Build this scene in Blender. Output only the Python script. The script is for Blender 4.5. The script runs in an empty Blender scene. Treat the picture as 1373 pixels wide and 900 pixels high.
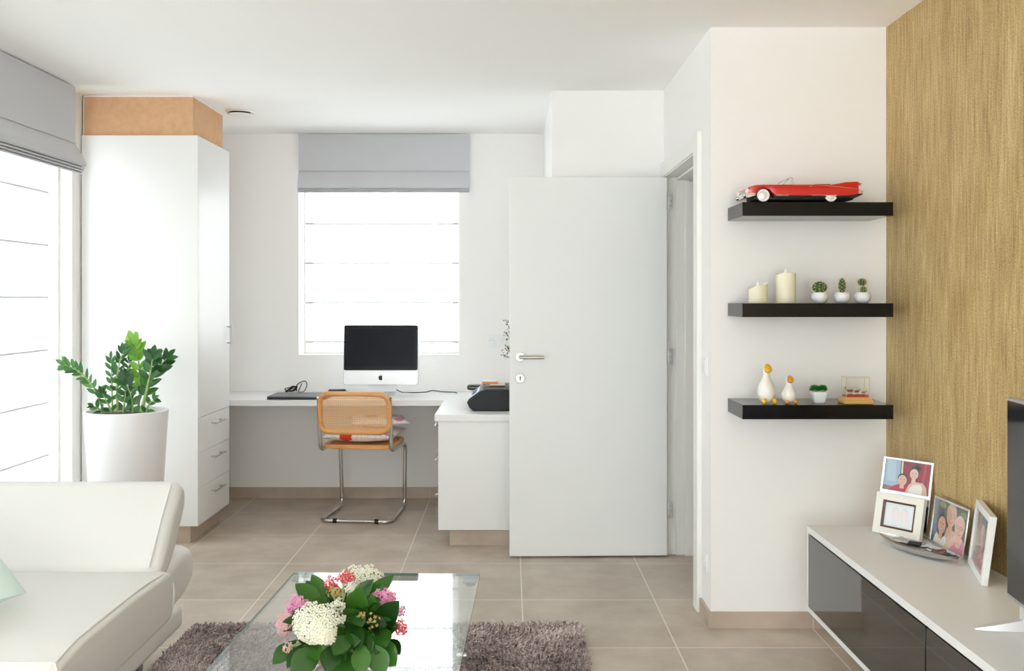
import bpy, bmesh, math, random
from mathutils import Vector, Matrix
random.seed(7)
R = math.radians
S = bpy.context.scene
C = S.collection

# ------------------------------------------------------------------ camera, sky, exposure
E, F, VX, VY = 1.38, 1297.0, 684.0, 400.0          # eye height, focal length and horizon in pixels of the 1373x900 frame
cam = bpy.data.cameras.new('camera'); cam_o = bpy.data.objects.new('camera', cam); C.objects.link(cam_o)
cam_o.location = (0, 0, E); cam_o.rotation_euler = (R(90), 0, 0)
cam.sensor_width = 36; cam.lens = F / 1373 * 36
cam.shift_x = (686.5 - VX) / 1373; cam.shift_y = -(450 - VY) / 1373
cam.clip_start = .05
S.camera = cam_o
S.view_settings.view_transform = 'Standard'
S.view_settings.look = 'None'
S.view_settings.gamma = 1; S.view_settings.use_curve_mapping = False
S.view_settings.exposure = -0.08
w = bpy.data.worlds.new('bright_overcast_sky'); S.world = w; w.use_nodes = True
bg = w.node_tree.nodes['Background']
bg.inputs[0].default_value = (.905, .957, 1, 1); bg.inputs[1].default_value = 7.0
S.cycles.diffuse_bounces = 8; S.cycles.max_bounces = 16; S.cycles.transparent_max_bounces = 24
S.cycles.sample_clamp_indirect = 6

def portal(loc, rot, sx, sy):
    l = bpy.data.lights.new('window_portal', 'AREA'); l.shape = 'RECTANGLE'; l.size = sx; l.size_y = sy
    l.cycles.is_portal = True
    o = bpy.data.objects.new('window_portal', l); C.objects.link(o); o.location = loc; o.rotation_euler = rot
portal((-2.68, 3.64, 1.15), (0, R(-90), 0), 2.3, 3.3)        # left window, facing +x
portal((-2.68, .2, 1.15), (0, R(-90), 0), 2.3, 2.0)         # unseen left window added behind the camera for fill light
portal((-.35, -3.78, 1.2), (R(90), 0, R(180)), 3.7, 2.4)     # unseen rear window, added to brighten the room
portal((-.905, 7.0, 1.6), (R(-90), 0, 0), 1.2, 1.3)          # desk window

def P(px, py, Y):
    return Vector(((px - VX) * Y / F, Y, E - (py - VY) * Y / F))

# ------------------------------------------------------------------ materials
MATS = {}
def srgb(r, g, b):
    f = lambda c: (c/255/12.92) if c/255 <= .04045 else ((c/255 + .055)/1.055)**2.4
    return (f(r), f(g), f(b), 1)
def mat(name, col, rough=.5, metal=0, spec=.5, bump=0, bscale=200, coat=0, sheen=0, sub=0):
    if name in MATS: return MATS[name]
    m = bpy.data.materials.new(name); m.use_nodes = True; MATS[name] = m
    b = m.node_tree.nodes['Principled BSDF']
    b.inputs['Base Color'].default_value = col
    b.inputs['Roughness'].default_value = rough; b.inputs['Metallic'].default_value = metal
    b.inputs['Specular IOR Level'].default_value = spec
    b.inputs['Coat Weight'].default_value = coat
    b.inputs['Sheen Weight'].default_value = sheen
    if sub:
        b.inputs['Subsurface Weight'].default_value = sub; b.inputs['Subsurface Radius'].default_value = (.02, .015, .01)
    if bump:
        n = m.node_tree.nodes; L = m.node_tree.links
        tc = n.new('ShaderNodeTexCoord'); no = n.new('ShaderNodeTexNoise'); no.inputs['Scale'].default_value = bscale
        no.inputs['Detail'].default_value = 4
        bp = n.new('ShaderNodeBump'); bp.inputs['Strength'].default_value = bump; bp.inputs['Distance'].default_value = .002
        L.new(tc.outputs['Object'], no.inputs['Vector']); L.new(no.outputs['Fac'], bp.inputs['Height'])
        L.new(bp.outputs['Normal'], b.inputs['Normal'])
    return m
def noise_col(m, stops, scale=(1, 1, 1), nscale=10, detail=6, rough=.6, coord='Object', bump=0, dist=.002):
    """colour of a material from a stretched noise through a ramp"""
    n = m.node_tree.nodes; L = m.node_tree.links; b = n['Principled BSDF']
    tc = n.new('ShaderNodeTexCoord'); mp = n.new('ShaderNodeMapping'); mp.inputs['Scale'].default_value = scale
    no = n.new('ShaderNodeTexNoise'); no.inputs['Scale'].default_value = nscale; no.inputs['Detail'].default_value = detail
    no.inputs['Roughness'].default_value = rough
    rp = n.new('ShaderNodeValToRGB'); el = rp.color_ramp.elements
    el[0].position, el[0].color = stops[0]; el[1].position, el[1].color = stops[-1]
    for p, c in stops[1:-1]:
        e = el.new(p); e.color = c
    L.new(tc.outputs[coord], mp.inputs['Vector']); L.new(mp.outputs[0], no.inputs['Vector'])
    L.new(no.outputs['Fac'], rp.inputs['Fac']); L.new(rp.outputs['Color'], b.inputs['Base Color'])
    if bump:
        bp = n.new('ShaderNodeBump'); bp.inputs['Strength'].default_value = bump; bp.inputs['Distance'].default_value = dist
        L.new(no.outputs['Fac'], bp.inputs['Height']); L.new(bp.outputs['Normal'], b.inputs['Normal'])
    return no, rp

M_wall = mat('white_plaster', srgb(246, 244, 242), .85, bump=.08, bscale=60)
M_ceil = mat('ceiling_paint', srgb(249, 248, 246), .9)
M_lac = mat('white_lacquer', srgb(235, 234, 232), .35, spec=.4)
M_door = mat('white_door_paint', srgb(236, 237, 235), .4, spec=.4)
M_frame = mat('frame_paint', srgb(240, 239, 234), .4, spec=.4)
M_steel = mat('brushed_steel', srgb(190, 186, 178), .32, metal=1)
M_chrome = mat('chrome', srgb(205, 203, 200), .1, metal=1)
M_silver = mat('polished_silver', srgb(220, 220, 220), .16, metal=1)
M_black = mat('black_lacquer', srgb(14, 13, 13), .12, spec=.28)
M_gloss = mat('black_gloss_glass', srgb(22, 18, 17), .04, spec=.6, coat=.3)
M_plastic = mat('black_plastic', srgb(30, 30, 33), .35)
M_rubber = mat('black_rubber', srgb(24, 24, 24), .6)
M_white = mat('white_plastic', srgb(240, 240, 240), .3)
M_ceramic = mat('white_ceramic', srgb(242, 242, 244), .12, coat=.4)
M_leather = mat('white_leather', srgb(224, 222, 217), .5, spec=.35, bump=.5, bscale=16)
M_pipe = mat('leather_piping', srgb(226, 224, 220), .45)
M_blind = mat('grey_blind_cloth', srgb(203, 204, 208), .9, bump=.3, bscale=700, sheen=.2)
M_soil = mat('dark_soil', srgb(60, 45, 34), .95, bump=1, bscale=120)

M_mdf = mat('raw_mdf', srgb(205, 155, 110), .75)
noise_col(M_mdf, [(.3, srgb(208, 162, 120)), (.7, srgb(218, 176, 136))], nscale=30)

# tiled floor: 60.5 cm tiles, pale joints
def tile_mat(name, dark, light, grout, offs, joints=True):
    m = mat(name, light, .38, spec=.4); n = m.node_tree.nodes; L = m.node_tree.links; b = n['Principled BSDF']
    no, rp = noise_col(m, [(.28, dark), (.72, light)], scale=(1, 1, 1), nscale=3.2, detail=9, rough=.62)
    if joints:
        tc = n.new('ShaderNodeTexCoord'); mp = n.new('ShaderNodeMapping'); mp.inputs['Location'].default_value = offs
        br = n.new('ShaderNodeTexBrick'); br.offset = 0; br.squash = 1
        br.inputs['Scale'].default_value = 1; br.inputs['Brick Width'].default_value = .605; br.inputs['Row Height'].default_value = .605
        br.inputs['Mortar Size'].default_value = .0028; br.inputs['Mortar Smooth'].default_value = .1; br.inputs['Bias'].default_value = 0
        br.inputs['Color1'].default_value = (.9, .9, .9, 1); br.inputs['Color2'].default_value = (1, 1, 1, 1)
        br.inputs['Mortar'].default_value = (1, 1, 1, 1)
        mul = n.new('ShaderNodeMix'); mul.data_type = 'RGBA'; mul.blend_type = 'MULTIPLY'; mul.inputs[0].default_value = 1
        mx = n.new('ShaderNodeMix'); mx.data_type = 'RGBA'; mx.inputs[7].default_value = grout
        L.new(tc.outputs['Object'], mp.inputs[0]); L.new(mp.outputs[0], br.inputs['Vector'])
        L.new(rp.outputs['Color'], mul.inputs[6]); L.new(br.outputs['Color'], mul.inputs[7])
        L.new(mul.outputs[2], mx.inputs[6]); L.new(br.outputs['Fac'], mx.inputs[0]); L.new(mx.outputs[2], b.inputs['Base Color'])
    return m
M_floor = tile_mat('beige_floor_tile', srgb(178, 163, 148), srgb(214, 201, 186), srgb(232, 222, 210), (-.054, -5.028 + .605*9, 0))
M_base = tile_mat('beige_skirting_tile', srgb(174, 156, 141), srgb(204, 187, 171), srgb(222, 208, 194), (0, 0, 0), joints=False)

# golden textured wallpaper
def wallpaper():
    m = mat('gold_wallpaper', srgb(180, 150, 90), .55); n = m.node_tree.nodes; L = m.node_tree.links; b = n['Principled BSDF']
    tc = n.new('ShaderNodeTexCoord')
    def nz(sc, s, d):
        mp = n.new('ShaderNodeMapping'); mp.inputs['Scale'].default_value = sc
        o = n.new('ShaderNodeTexNoise'); o.inputs['Scale'].default_value = s; o.inputs['Detail'].default_value = d; o.inputs['Roughness'].default_value = .7
        L.new(tc.outputs['Object'], mp.inputs[0]); L.new(mp.outputs[0], o.inputs['Vector']); return o.outputs['Fac']
    a = nz((1, 1, .06), 105, 5); g = nz((1, 1, .75), 230, 4); c = nz((1, 1, .3), 7, 4)
    def mth(op, x, y):
        k = n.new('ShaderNodeMath'); k.operation = op
        for i, v in enumerate((x, y)):
            if isinstance(v, float): k.inputs[i].default_value = v
            else: L.new(v, k.inputs[i])
        return k.outputs[0]
    s = mth('ADD', mth('MULTIPLY', a, .34), mth('ADD', mth('MULTIPLY', g, .50), mth('MULTIPLY', c, .16)))
    rp = n.new('ShaderNodeValToRGB'); el = rp.color_ramp.elements
    el[0].position, el[0].color = .39, srgb(132, 100, 54); el[1].position, el[1].color = .63, srgb(232, 214, 164)
    e = el.new(.47); e.color = srgb(180, 149, 94)
    e = el.new(.54); e.color = srgb(203, 176, 120)
    L.new(s, rp.inputs['Fac']); L.new(rp.outputs['Color'], b.inputs['Base Color'])
    bp = n.new('ShaderNodeBump'); bp.inputs['Strength'].default_value = .5; bp.inputs['Distance'].default_value = .003
    L.new(s, bp.inputs['Height']); L.new(bp.outputs['Normal'], b.inputs['Normal'])
    return m
M_gold = wallpaper()

def clear(name, tint, ior=1.45, gl=1.0):
    """clear flat glass: straight view through it plus a Fresnel mirror"""
    m = bpy.data.materials.new(name); m.use_nodes = True; n = m.node_tree.nodes; L = m.node_tree.links; n.clear()
    out = n.new('ShaderNodeOutputMaterial'); mx = n.new('ShaderNodeMixShader'); fr = n.new('ShaderNodeFresnel'); fr.inputs[0].default_value = ior
    t = n.new('ShaderNodeBsdfTransparent'); t.inputs[0].default_value = tint
    g = n.new('ShaderNodeBsdfGlossy'); g.inputs['Roughness'].default_value = 0.02; g.inputs[0].default_value = (gl, gl, gl, 1)
    ge = n.new('ShaderNodeNewGeometry'); mi = n.new('ShaderNodeMix'); mi.inputs[2].default_value = ior; mi.inputs[3].default_value = 1/ior
    L.new(ge.outputs['Backfacing'], mi.inputs[0]); L.new(mi.outputs[0], fr.inputs[0])
    L.new(fr.outputs[0], mx.inputs[0]); L.new(t.outputs[0], mx.inputs[1]); L.new(g.outputs[0], mx.inputs[2]); L.new(mx.outputs[0], out.inputs[0])
    return m
M_pane = clear('window_glass', (.97, .985, .98, 1))
M_tglass = clear('table_glass', (.955, .975, .966, 1), 1.5)
M_edge = mat('glass_edge', srgb(120, 150, 140), .15)
M_case = clear('display_glass', (.99, .99, .98, 1), 1.3)
def sheer(name, tr, c=.95):
    m = bpy.data.materials.new(name); m.use_nodes = True; n = m.node_tree.nodes; L = m.node_tree.links; n.clear()
    out = n.new('ShaderNodeOutputMaterial'); mx = n.new('ShaderNodeMixShader'); mx.inputs[0].default_value = tr
    t = n.new('ShaderNodeBsdfTransparent'); ad = n.new('ShaderNodeMixShader'); ad.inputs[0].default_value = .35
    tl = n.new('ShaderNodeBsdfTranslucent'); tl.inputs[0].default_value = (c, c, c, 1)
    df = n.new('ShaderNodeBsdfDiffuse'); df.inputs[0].default_value = (.9, .9, .9, 1)
    L.new(tl.outputs[0], ad.inputs[1]); L.new(df.outputs[0], ad.inputs[2])
    L.new(ad.outputs[0], mx.inputs[1]); L.new(t.outputs[0], mx.inputs[2]); L.new(mx.outputs[0], out.inputs[0])
    return m
M_sheer = sheer('sheer_voile', .72)
M_sheer_left = sheer('sheer_voile_left', .08, .72)
M_batten_left = sheer('sheer_batten_left', 0, .66)
M_batten = sheer('sheer_batten_pocket', 0, .3)

# ------------------------------------------------------------------ mesh helpers
def nb(): return bmesh.new()
def _face(bm, vs, mi):
    try:
        f = bm.faces.new(vs); f.material_index = mi; return f
    except ValueError: return None
def box(bm, lo, hi, mi=0, bev=0, seg=2, M=None):
    lo, hi = Vector(lo), Vector(hi)
    r = bmesh.ops.create_cube(bm, size=1); vs = r['verts']
    for v in vs:
        v.co = Vector([(lo[i] + hi[i])/2 + v.co[i]*(hi[i] - lo[i]) for i in range(3)])
    fs = set(f for v in vs for f in v.link_faces)
    for f in fs: f.material_index = mi
    if bev:
        es = list(set(e for v in vs for e in v.link_edges))
        r2 = bmesh.ops.bevel(bm, geom=es, offset=bev, segments=seg, profile=.5, affect='EDGES')
        vs = list(set(r2['verts']) | set(v for v in vs if v.is_valid))
        for f in set(f for v in vs for f in v.link_faces): f.material_index = mi
    if M is not None:
        for v in vs: v.co = M @ v.co
    return vs
def ring_loft(bm, rings, mi=0, cap=True, closed=False):
    rows = [[bm.verts.new(p) for p in r] for r in rings]
    n = len(rows[0]); m = len(rows)
    for i in range(m if closed else m - 1):
        a, b = rows[i], rows[(i + 1) % m]
        for j in range(n):
            _face(bm, (a[j], a[(j+1) % n], b[(j+1) % n], b[j]), mi)
    if cap and not closed:
        _face(bm, list(reversed(rows[0])), mi); _face(bm, rows[-1], mi)
    return rows
def tube(bm, pts, r, seg=8, mi=0, closed=False, rad=None):
    pts = [Vector(p) for p in pts]; n = len(pts); rings = []; up = None
    for i, p in enumerate(pts):
        a = pts[(i - 1) % n] if (closed or i > 0) else p
        b = pts[(i + 1) % n] if (closed or i < n - 1) else p
        t = (b - a).normalized()
        if up is None:
            up = t.orthogonal().normalized()
        else:
            up = (up - t*up.dot(t))
            up = up.normalized() if up.length > 1e-6 else t.orthogonal().normalized()
        s = t.cross(up); rr = rad[i] if rad else r
        rings.append([p + (up*math.cos(k*2*math.pi/seg) + s*math.sin(k*2*math.pi/seg))*rr for k in range(seg)])
    ring_loft(bm, rings, mi, not closed, closed)
def lathe(bm, prof, seg=32, c=(0, 0, 0), mi=0, sx=1, sy=1):
    c = Vector(c); rings = []
    for r, z in prof:
        rings.append([c + Vector((max(r, 1e-5)*sx*math.cos(k*2*math.pi/seg), max(r, 1e-5)*sy*math.sin(k*2*math.pi/seg), z)) for k in range(seg)])
    ring_loft(bm, rings, mi)
def ball(bm, c, r, mi=0, seg=16, sx=1, sy=1, sz=1, M=None):
    res = bmesh.ops.create_uvsphere(bm, u_segments=seg, v_segments=max(6, seg//2), radius=r)
    for v in res['verts']:
        v.co = Vector((v.co.x*sx, v.co.y*sy, v.co.z*sz))
        if M is not None: v.co = M @ v.co
        v.co += Vector(c)
    for f in set(f for v in res['verts'] for f in v.link_faces): f.material_index = mi
def prism(bm, poly, fn, a, b, mi=0):
    """extrude a 2d polygon; fn(u, v, t) gives the point"""
    ring_loft(bm, [[fn(u, v, a) for u, v in poly], [fn(u, v, b) for u, v in poly]], mi)
def fillet(pts, r, n=6):
    """round the corners of a 3d polyline"""
    pts = [Vector(p) for p in pts]; out = [pts[0]]
    for i in range(1, len(pts) - 1):
        p, a, b = pts[i], pts[i-1], pts[i+1]
        d1, d2 = (a - p), (b - p); k = min(r, d1.length*.49, d2.length*.49)
        s, e = p + d1.normalized()*k, p + d2.normalized()*k
        for j in range(n + 1):
            t = j/n; out.append(s*(1-t)**2 + p*2*t*(1-t) + e*t*t)
    out.append(pts[-1]); return out
def smoothline(pts, n=6):
    """Catmull-Rom through points"""
    pts = [Vector(p) for p in pts]; q = [pts[0]] + pts + [pts[-1]]; out = []
    for i in range(1, len(q) - 2):
        for j in range(n):
            t = j/n; a, b, c, d = q[i-1], q[i], q[i+1], q[i+2]
            out.append(.5*((2*b) + (c - a)*t + (2*a - 5*b + 4*c - d)*t*t + (3*b - a - 3*c + d)*t**3))
    out.append(pts[-1]); return out
def rrect(wd, h, r, n=5, cx=0, cy=0):
    out = []
    for (sx, sy, a0) in ((1, 1, 0), (-1, 1, 90), (-1, -1, 180), (1, -1, 270)):
        for k in range(n + 1):
            a = R(a0 + 90*k/n)
            out.append((cx + sx*(wd/2 - r) + r*math.cos(a), cy + sy*(h/2 - r) + r*math.sin(a)))
    return out

ROOT = {}
def obj(name, bm, m, parent=None, bev=0, bseg=2, sub=0, flat=False, kind=None, world=False, label=None, sharp=40):
    if world and parent is not None:
        bmesh.ops.transform(bm, matrix=ROOT[parent.name].inverted(), verts=bm.verts)
    bmesh.ops.recalc_face_normals(bm, faces=bm.faces)
    me = bpy.data.meshes.new(name); bm.to_mesh(me); bm.free()
    for x in (m if isinstance(m, (list, tuple)) else [m]): me.materials.append(x)
    if not flat:
        me.polygons.foreach_set('use_smooth', [True]*len(me.polygons)); me.set_sharp_from_angle(angle=R(sharp))
    o = bpy.data.objects.new(name, me); C.objects.link(o)
    if parent is not None:
        o.parent = parent
        ROOT[o.name] = ROOT.get(parent.name, Matrix())
    else: ROOT[o.name] = Matrix()
    if bev:
        b = o.modifiers.new('bevel', 'BEVEL'); b.width = bev; b.segments = bseg; b.limit_method = 'ANGLE'; b.angle_limit = R(40)
    if sub:
        s = o.modifiers.new('subdivision', 'SUBSURF'); s.levels = sub; s.render_levels = sub
    if kind: o['kind'] = kind
    if label: o['label'] = label
    return o
def thing(name, label, cat, loc=(0, 0, 0), rz=0, group=None):
    o = bpy.data.objects.new(name, None); C.objects.link(o); o.empty_display_size = .1
    o.location = loc; o.rotation_euler = (0, 0, rz); o['label'] = label; o['category'] = cat
    if group: o['group'] = group
    ROOT[o.name] = Matrix.Translation(loc) @ Matrix.Rotation(rz, 4, 'Z')
    return o
def tag(o, label, cat, group=None):
    o['label'] = label; o['category'] = cat
    if group: o['group'] = group
    return o
def copy_thing(o, loc, label):
    c = o.copy(); C.objects.link(c); c.location = loc; c['label'] = label
    for ch in o.children:
        d = ch.copy(); C.objects.link(d); d.parent = c
        for g in ch.children:
            e = g.copy(); C.objects.link(e); e.parent = d
    return c
def struct(name, bm, m, parent=None, **k): return obj(name, bm, m, parent, kind='structure' if parent is None else None, **k)

# ------------------------------------------------------------------ the room
H = 2.515
bm = nb(); box(bm, (-2.7, -3.8, -.1), (2.5, 7.0, 0)); struct('floor', bm, M_floor, flat=True)
bm = nb(); box(bm, (-2.7, -3.8, H), (2.5, 7.0, H + .1)); struct('ceiling', bm, M_ceil, flat=True)
WX0, WX1, WZ0, WZ1 = -1.459, -.35, .99, 2.26
bm = nb()
box(bm, (-2.4, 6.68, 0), (WX0, 6.98, H)); box(bm, (WX1, 6.68, 0), (2.5, 6.98, H))
box(bm, (WX0, 6.68, 0), (WX1, 6.98, WZ0)); box(bm, (WX0, 6.68, WZ1), (WX1, 6.98, H))
struct('wall_back', bm, M_wall, flat=True)
bm = nb(); box(bm, (.229, 5.29, 0), (1.09, 6.68, H)); struct('wall_partition', bm, M_wall, flat=True)
bm = nb(); box(bm, (.84, 4.2, 0), (1.09, 4.34, H)); box(bm, (.84, 5.21, 0), (1.09, 5.29, H)); box(bm, (.84, 4.34, 2.05), (1.09, 5.21, H))
struct('wall_doorway', bm, M_wall, flat=True)
bm = nb(); box(bm, (.84, 4.05, 0), (2.5, 4.2, H)); struct('wall_shelves', bm, M_wall, flat=True)
bm = nb(); box(bm, (1.574, .9, 0), (1.8, 4.05, H)); struct('wall_right', bm, M_gold, flat=True)
bm = nb(); box(bm, (1.574, -3.8, 0), (1.8, .9, H)); struct('wall_right_rear', bm, M_wall, flat=True)  # unseen stretch of wall, made white to keep the bounce light neutral
bm = nb(); box(bm, (2.3, 4.2, 0), (2.5, 6.68, H)); struct('wall_hall', bm, M_wall, flat=True)
bm = nb()
for a, b in ((-3.8, -.8), (1.2, 2.0), (5.3, 6.98)): box(bm, (-2.65, a, 0), (-2.4, b, H))
for a, b in ((-.8, 1.2), (2.0, 5.3)): box(bm, (-2.65, a, 2.3), (-2.4, b, H)); box(bm, (-2.65, a, 0), (-2.4, b, .03))
struct('wall_left', bm, M_wall, flat=True)
bm = nb(); box(bm, (-2.4, -3.8, 0), (-2.2, -3.5, H)); box(bm, (1.5, -3.8, 0), (1.574, -3.5, H)); box(bm, (-2.2, -3.8, 2.42), (1.5, -3.5, H)); box(bm, (-2.2, -3.8, 0), (1.5, -3.5, .03))
struct('wall_rear', bm, M_wall, flat=True)
# skirting of cut floor tile
bm = nb(); box(bm, (-2.4, 6.668, 0), (-.3, 6.68, .076)); 
for x in (-1.16, -.555): box(bm, (x, 6.6672, 0), (x + .003, 6.669, .076), 1)
struct('baseboard_back', bm, [M_base, mat('grout', srgb(222, 208, 194), .8)], flat=True)
bm = nb(); box(bm, (.8405, 4.038, 0), (1.574, 4.05, .068)); box(bm, (1.264, 4.0372, 0), (1.267, 4.039, .068), 1)
struct('baseboard_shelves', bm, [M_base, MATS['grout']], flat=True)
bm = nb(); box(bm, (.828, 4.038, 0), (.84, 4.235, .068)); struct('baseboard_doorway', bm, M_base, flat=True)
bm = nb(); box(bm, (.229, 5.278, 0), (.84, 5.29, .068)); struct('baseboard_partition', bm, M_base, flat=True)

# door frame: lining, stop and casings round the opening in the doorway wall
bm = nb()
for i, (lo, hi) in enumerate([((.82, 4.245, 0), (.842, 4.335, 2.115)), ((.82, 5.205, 0), (.842, 5.286, 2.115)), ((.82, 4.245, 2.035), (.842, 5.286, 2.115)),
        ((.826, 4.325, 0), (1.10, 4.345, 2.045)), ((.826, 5.2, 0), (1.10, 5.22, 2.045)), ((.826, 4.325, 2.03), (1.10, 5.22, 2.05)),
        ((.886, 5.182, 0), (1.10, 5.202, 2.03)), ((.886, 4.34, 0), (1.10, 4.358, 2.03)), ((.886, 4.34, 2.012), (1.10, 5.2, 2.032)), ((.93, 5.166, 0), (1.10, 5.184, 2.014))]):
    e = Vector((1, 1, 0))*.0006*i + Vector((0, 0, .0008*i)); box(bm, Vector(lo) + Vector((e.x, e.y, .0003)), Vector(hi) - e)
struct('trim_1', bm, M_frame, bev=.003)

dr = bpy.data.objects.new('door_1', None); C.objects.link(dr); dr['kind'] = 'structure'
dr['label'] = 'white flush interior door standing open with steel lever handle'
dr.location = (.834, 5.185, 0); dr.rotation_euler = (0, 0, R(1.2)); ROOT['door_1'] = Matrix.Translation(dr.location) @ Matrix.Rotation(R(1.2), 4, 'Z')
bm = nb(); box(bm, (-.838, -.04, .011), (0, 0, 2.024)); obj('door_leaf', bm, M_door, dr, bev=.002)
def lever(bm, x, z):
    for v in [0]:
        rg = [[Vector((x + r*math.cos(k*math.pi/12), y, z + r*math.sin(k*math.pi/12))) for k in range(24)] for r, y in ((.026, -.04), (.026, -.047), (.024, -.05), (.001, -.0505))]
        ring_loft(bm, rg)
        tube(bm, fillet([(x, -.048, z), (x, -.09, z), (x + .125, -.092, z)], .018), .0095, 12)
bm = nb(); lever(bm, -.782, 1.069); obj('door_handle', bm, M_steel, dr)
bm = nb()
ring_loft(bm, [[Vector((-.782 + r*math.cos(k*math.pi/12), y, .955 + r*math.sin(k*math.pi/12))) for k in range(24)] for r, y in ((.0255, -.04), (.0255, -.046), (.023, -.049), (.001, -.0492))])
box(bm, (-.785, -.0498, .945), (-.779, -.049, .965), 1); ball(bm, (-.782, -.0493, .962), .0045, 1, 10, sy=.2)
obj('keyhole_plate', bm, [M_steel, M_rubber], dr)
for z in (.2, 1.025, 1.86):
    bm = nb(); box(bm, (.004, -.0085, z), (.036, -.0055, z + .085), 0, .001)
    tube(bm, [(.002, -.012, z - .003), (.002, -.012, z + .088)], .006, 10)
    for k in (.015, .042, .07): ball(bm, (.02 + .006*(k == .042), -.0088, z + k), .0035, 1, 8, sy=.3)
    obj('hinge', bm, [mat('zinc_plate', srgb(222, 222, 222), .3, metal=.4), M_steel], dr)

# windows
def window(name, build_frame, pane):
    t = bpy.data.objects.new(name, None); C.objects.link(t); t['kind'] = 'structure'; ROOT[name] = Matrix()
    bm = nb()
    for i, (lo, hi) in enumerate(build_frame):
        e = Vector((1, 1, 1))*.0006*i; box(bm, Vector(lo) + e, Vector(hi) - e)
    obj('window_frame', bm, M_frame, t, bev=.004)
    for lo, hi in pane:
        bm = nb(); box(bm, lo, hi); obj('pane', bm, M_pane, t, flat=True)
y0, y1 = 6.86, 6.92
window('window_1', [((WX0, y0, WZ0), (WX0 + .06, y1, WZ1)), ((WX1 - .06, y0, WZ0), (WX1, y1, WZ1)), ((WX0, y0, WZ0), (WX1, y1, WZ0 + .06)), ((WX0, y0, WZ1 - .06), (WX1, y1, WZ1))],
       [((WX0 + .05, 6.885, WZ0 + .05), (WX1 - .05, 6.893, WZ1 - .05))])
def left_window(name, a, b):
    xo, xi = (-2.535, -2.468) if name == 'window_2' else (-2.57, -2.505)
    sw = .025 if name == 'window_2' else .07
    mid = (a + b)/2
    fr = [((xo, a, .03), (xi, a + .07, 2.3)), ((xo, b - sw, .03), (xi, b, 2.3)), ((xo, a, .03), (xi, b, .1)), ((xo, a, 2.23), (xi, b, 2.3)), ((xo, mid - .05, .03), (xi, mid + .05, 2.3))]
    fr += [((-2.446, b - .006, .03), (-2.432, b, 2.3)), ((-2.414, b - .004, .03), (-2.404, b, 2.3))] if name == 'window_2' else []
    window(name, fr, [((xo + .025, a + .06, .09), (xo + .033, mid - .04, 2.24)), ((xo + .025, mid + .04, .09), (xo + .033, b - sw + .01, 2.24))])
left_window('window_2', 2.0, 5.3)
left_window('fill_window_3', -.8, 1.2)  # unseen side window, added as a source of fill light
window('fill_window_4', [((-2.2, -3.7, .03), (-2.13, -3.64, 2.42)), ((1.43, -3.7, .03), (1.5, -3.64, 2.42)), ((-2.2, -3.7, .03), (1.5, -3.64, .1)), ((-2.2, -3.7, 2.35), (1.5, -3.64, 2.42)), ((-.1, -3.7, .03), (0, -3.64, 2.42))],
       [((-2.14, -3.675, .09), (-.09, -3.667, 2.36)), ((-.01, -3.675, .09), (1.44, -3.667, 2.36))])  # unseen rear glazing, added and sized to light the room evenly

# ------------------------------------------------------------------ blinds
def roman(t, fn, a, b, top, crease, low, d, nf, m):
    """profile in (out, z) extruded between a and b; fn(out, z, t)"""
    bm = nb(); n = 28
    def sheet(prof, th=.004, wav=0, sag=0):
        rows = []
        for i in range(n + 1):
            s = i/n; q = a + (b - a)*s
            dz = -sag*math.sin(math.pi*s)
            k = wav*(math.sin(s*9) + .6*math.sin(s*23 + 1))
            rows.append([fn(o + k*(.3 + j/len(prof)), z + dz*(j > 0), q) for j, (o, z) in enumerate(prof)] + [fn(o - th, z + dz*(j > 0), q) for j, (o, z) in reversed(list(enumerate(prof)))])
        ring_loft(bm, rows)
    h = crease - low
    sheet([(.03, top), (.03, (top + crease)/2), (.032, crease + .02), (.036, crease)], wav=.0006)
    sheet([(.022, crease + .012), (.03, crease - .002), (.03 + d*.35, crease - h*.25), (.03 + d*.7, crease - h*.55), (.03 + d, low + .02), (.03 + d*.98, low + .012), (.03 + d*.8, low + .01)], wav=.0006)
    for k in range(nf):
        z = low + .012 - k*.0135; o = .03 + d*(.93 - .1*k)
        sheet([(.03, z + .03), (o*.75, z + .012), (o, z - .002), (o - .004, z - .006), (o*.7, z)], wav=.0004)
    obj('fabric', bm, m, t, world=True)
    bm = nb(); rows = []
    ring_loft(bm, [[fn(o, z, q) for o, z in ((0, top), (.026, top), (.026, top - .03), (0, top - .03))] for q in (a + .01, b - .01)])
    obj('headrail', bm, M_white, t, world=True)
t = thing('roman_blind', 'short light grey roman blind gathered above the desk window', 'blind', (-.87, 6.68, 2.1))
roman(t, lambda o, z, q: Vector((q, 6.68 - o, z)), -1.455, -.281, 2.507, 2.255, 2.125, .035, 3, M_blind)
t = thing('roman_blind', 'wide grey roman blind gathered at the top of the tall left window', 'blind', (-2.4, 3.6, 2.05))
roman(t, lambda o, z, q: Vector((-2.4 + o*1.0 + (.05 if o > .02 else 0), q, z)), 1.6, 5.16, 2.507, 2.205, 2.075, .062, 4, M_blind)

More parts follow.
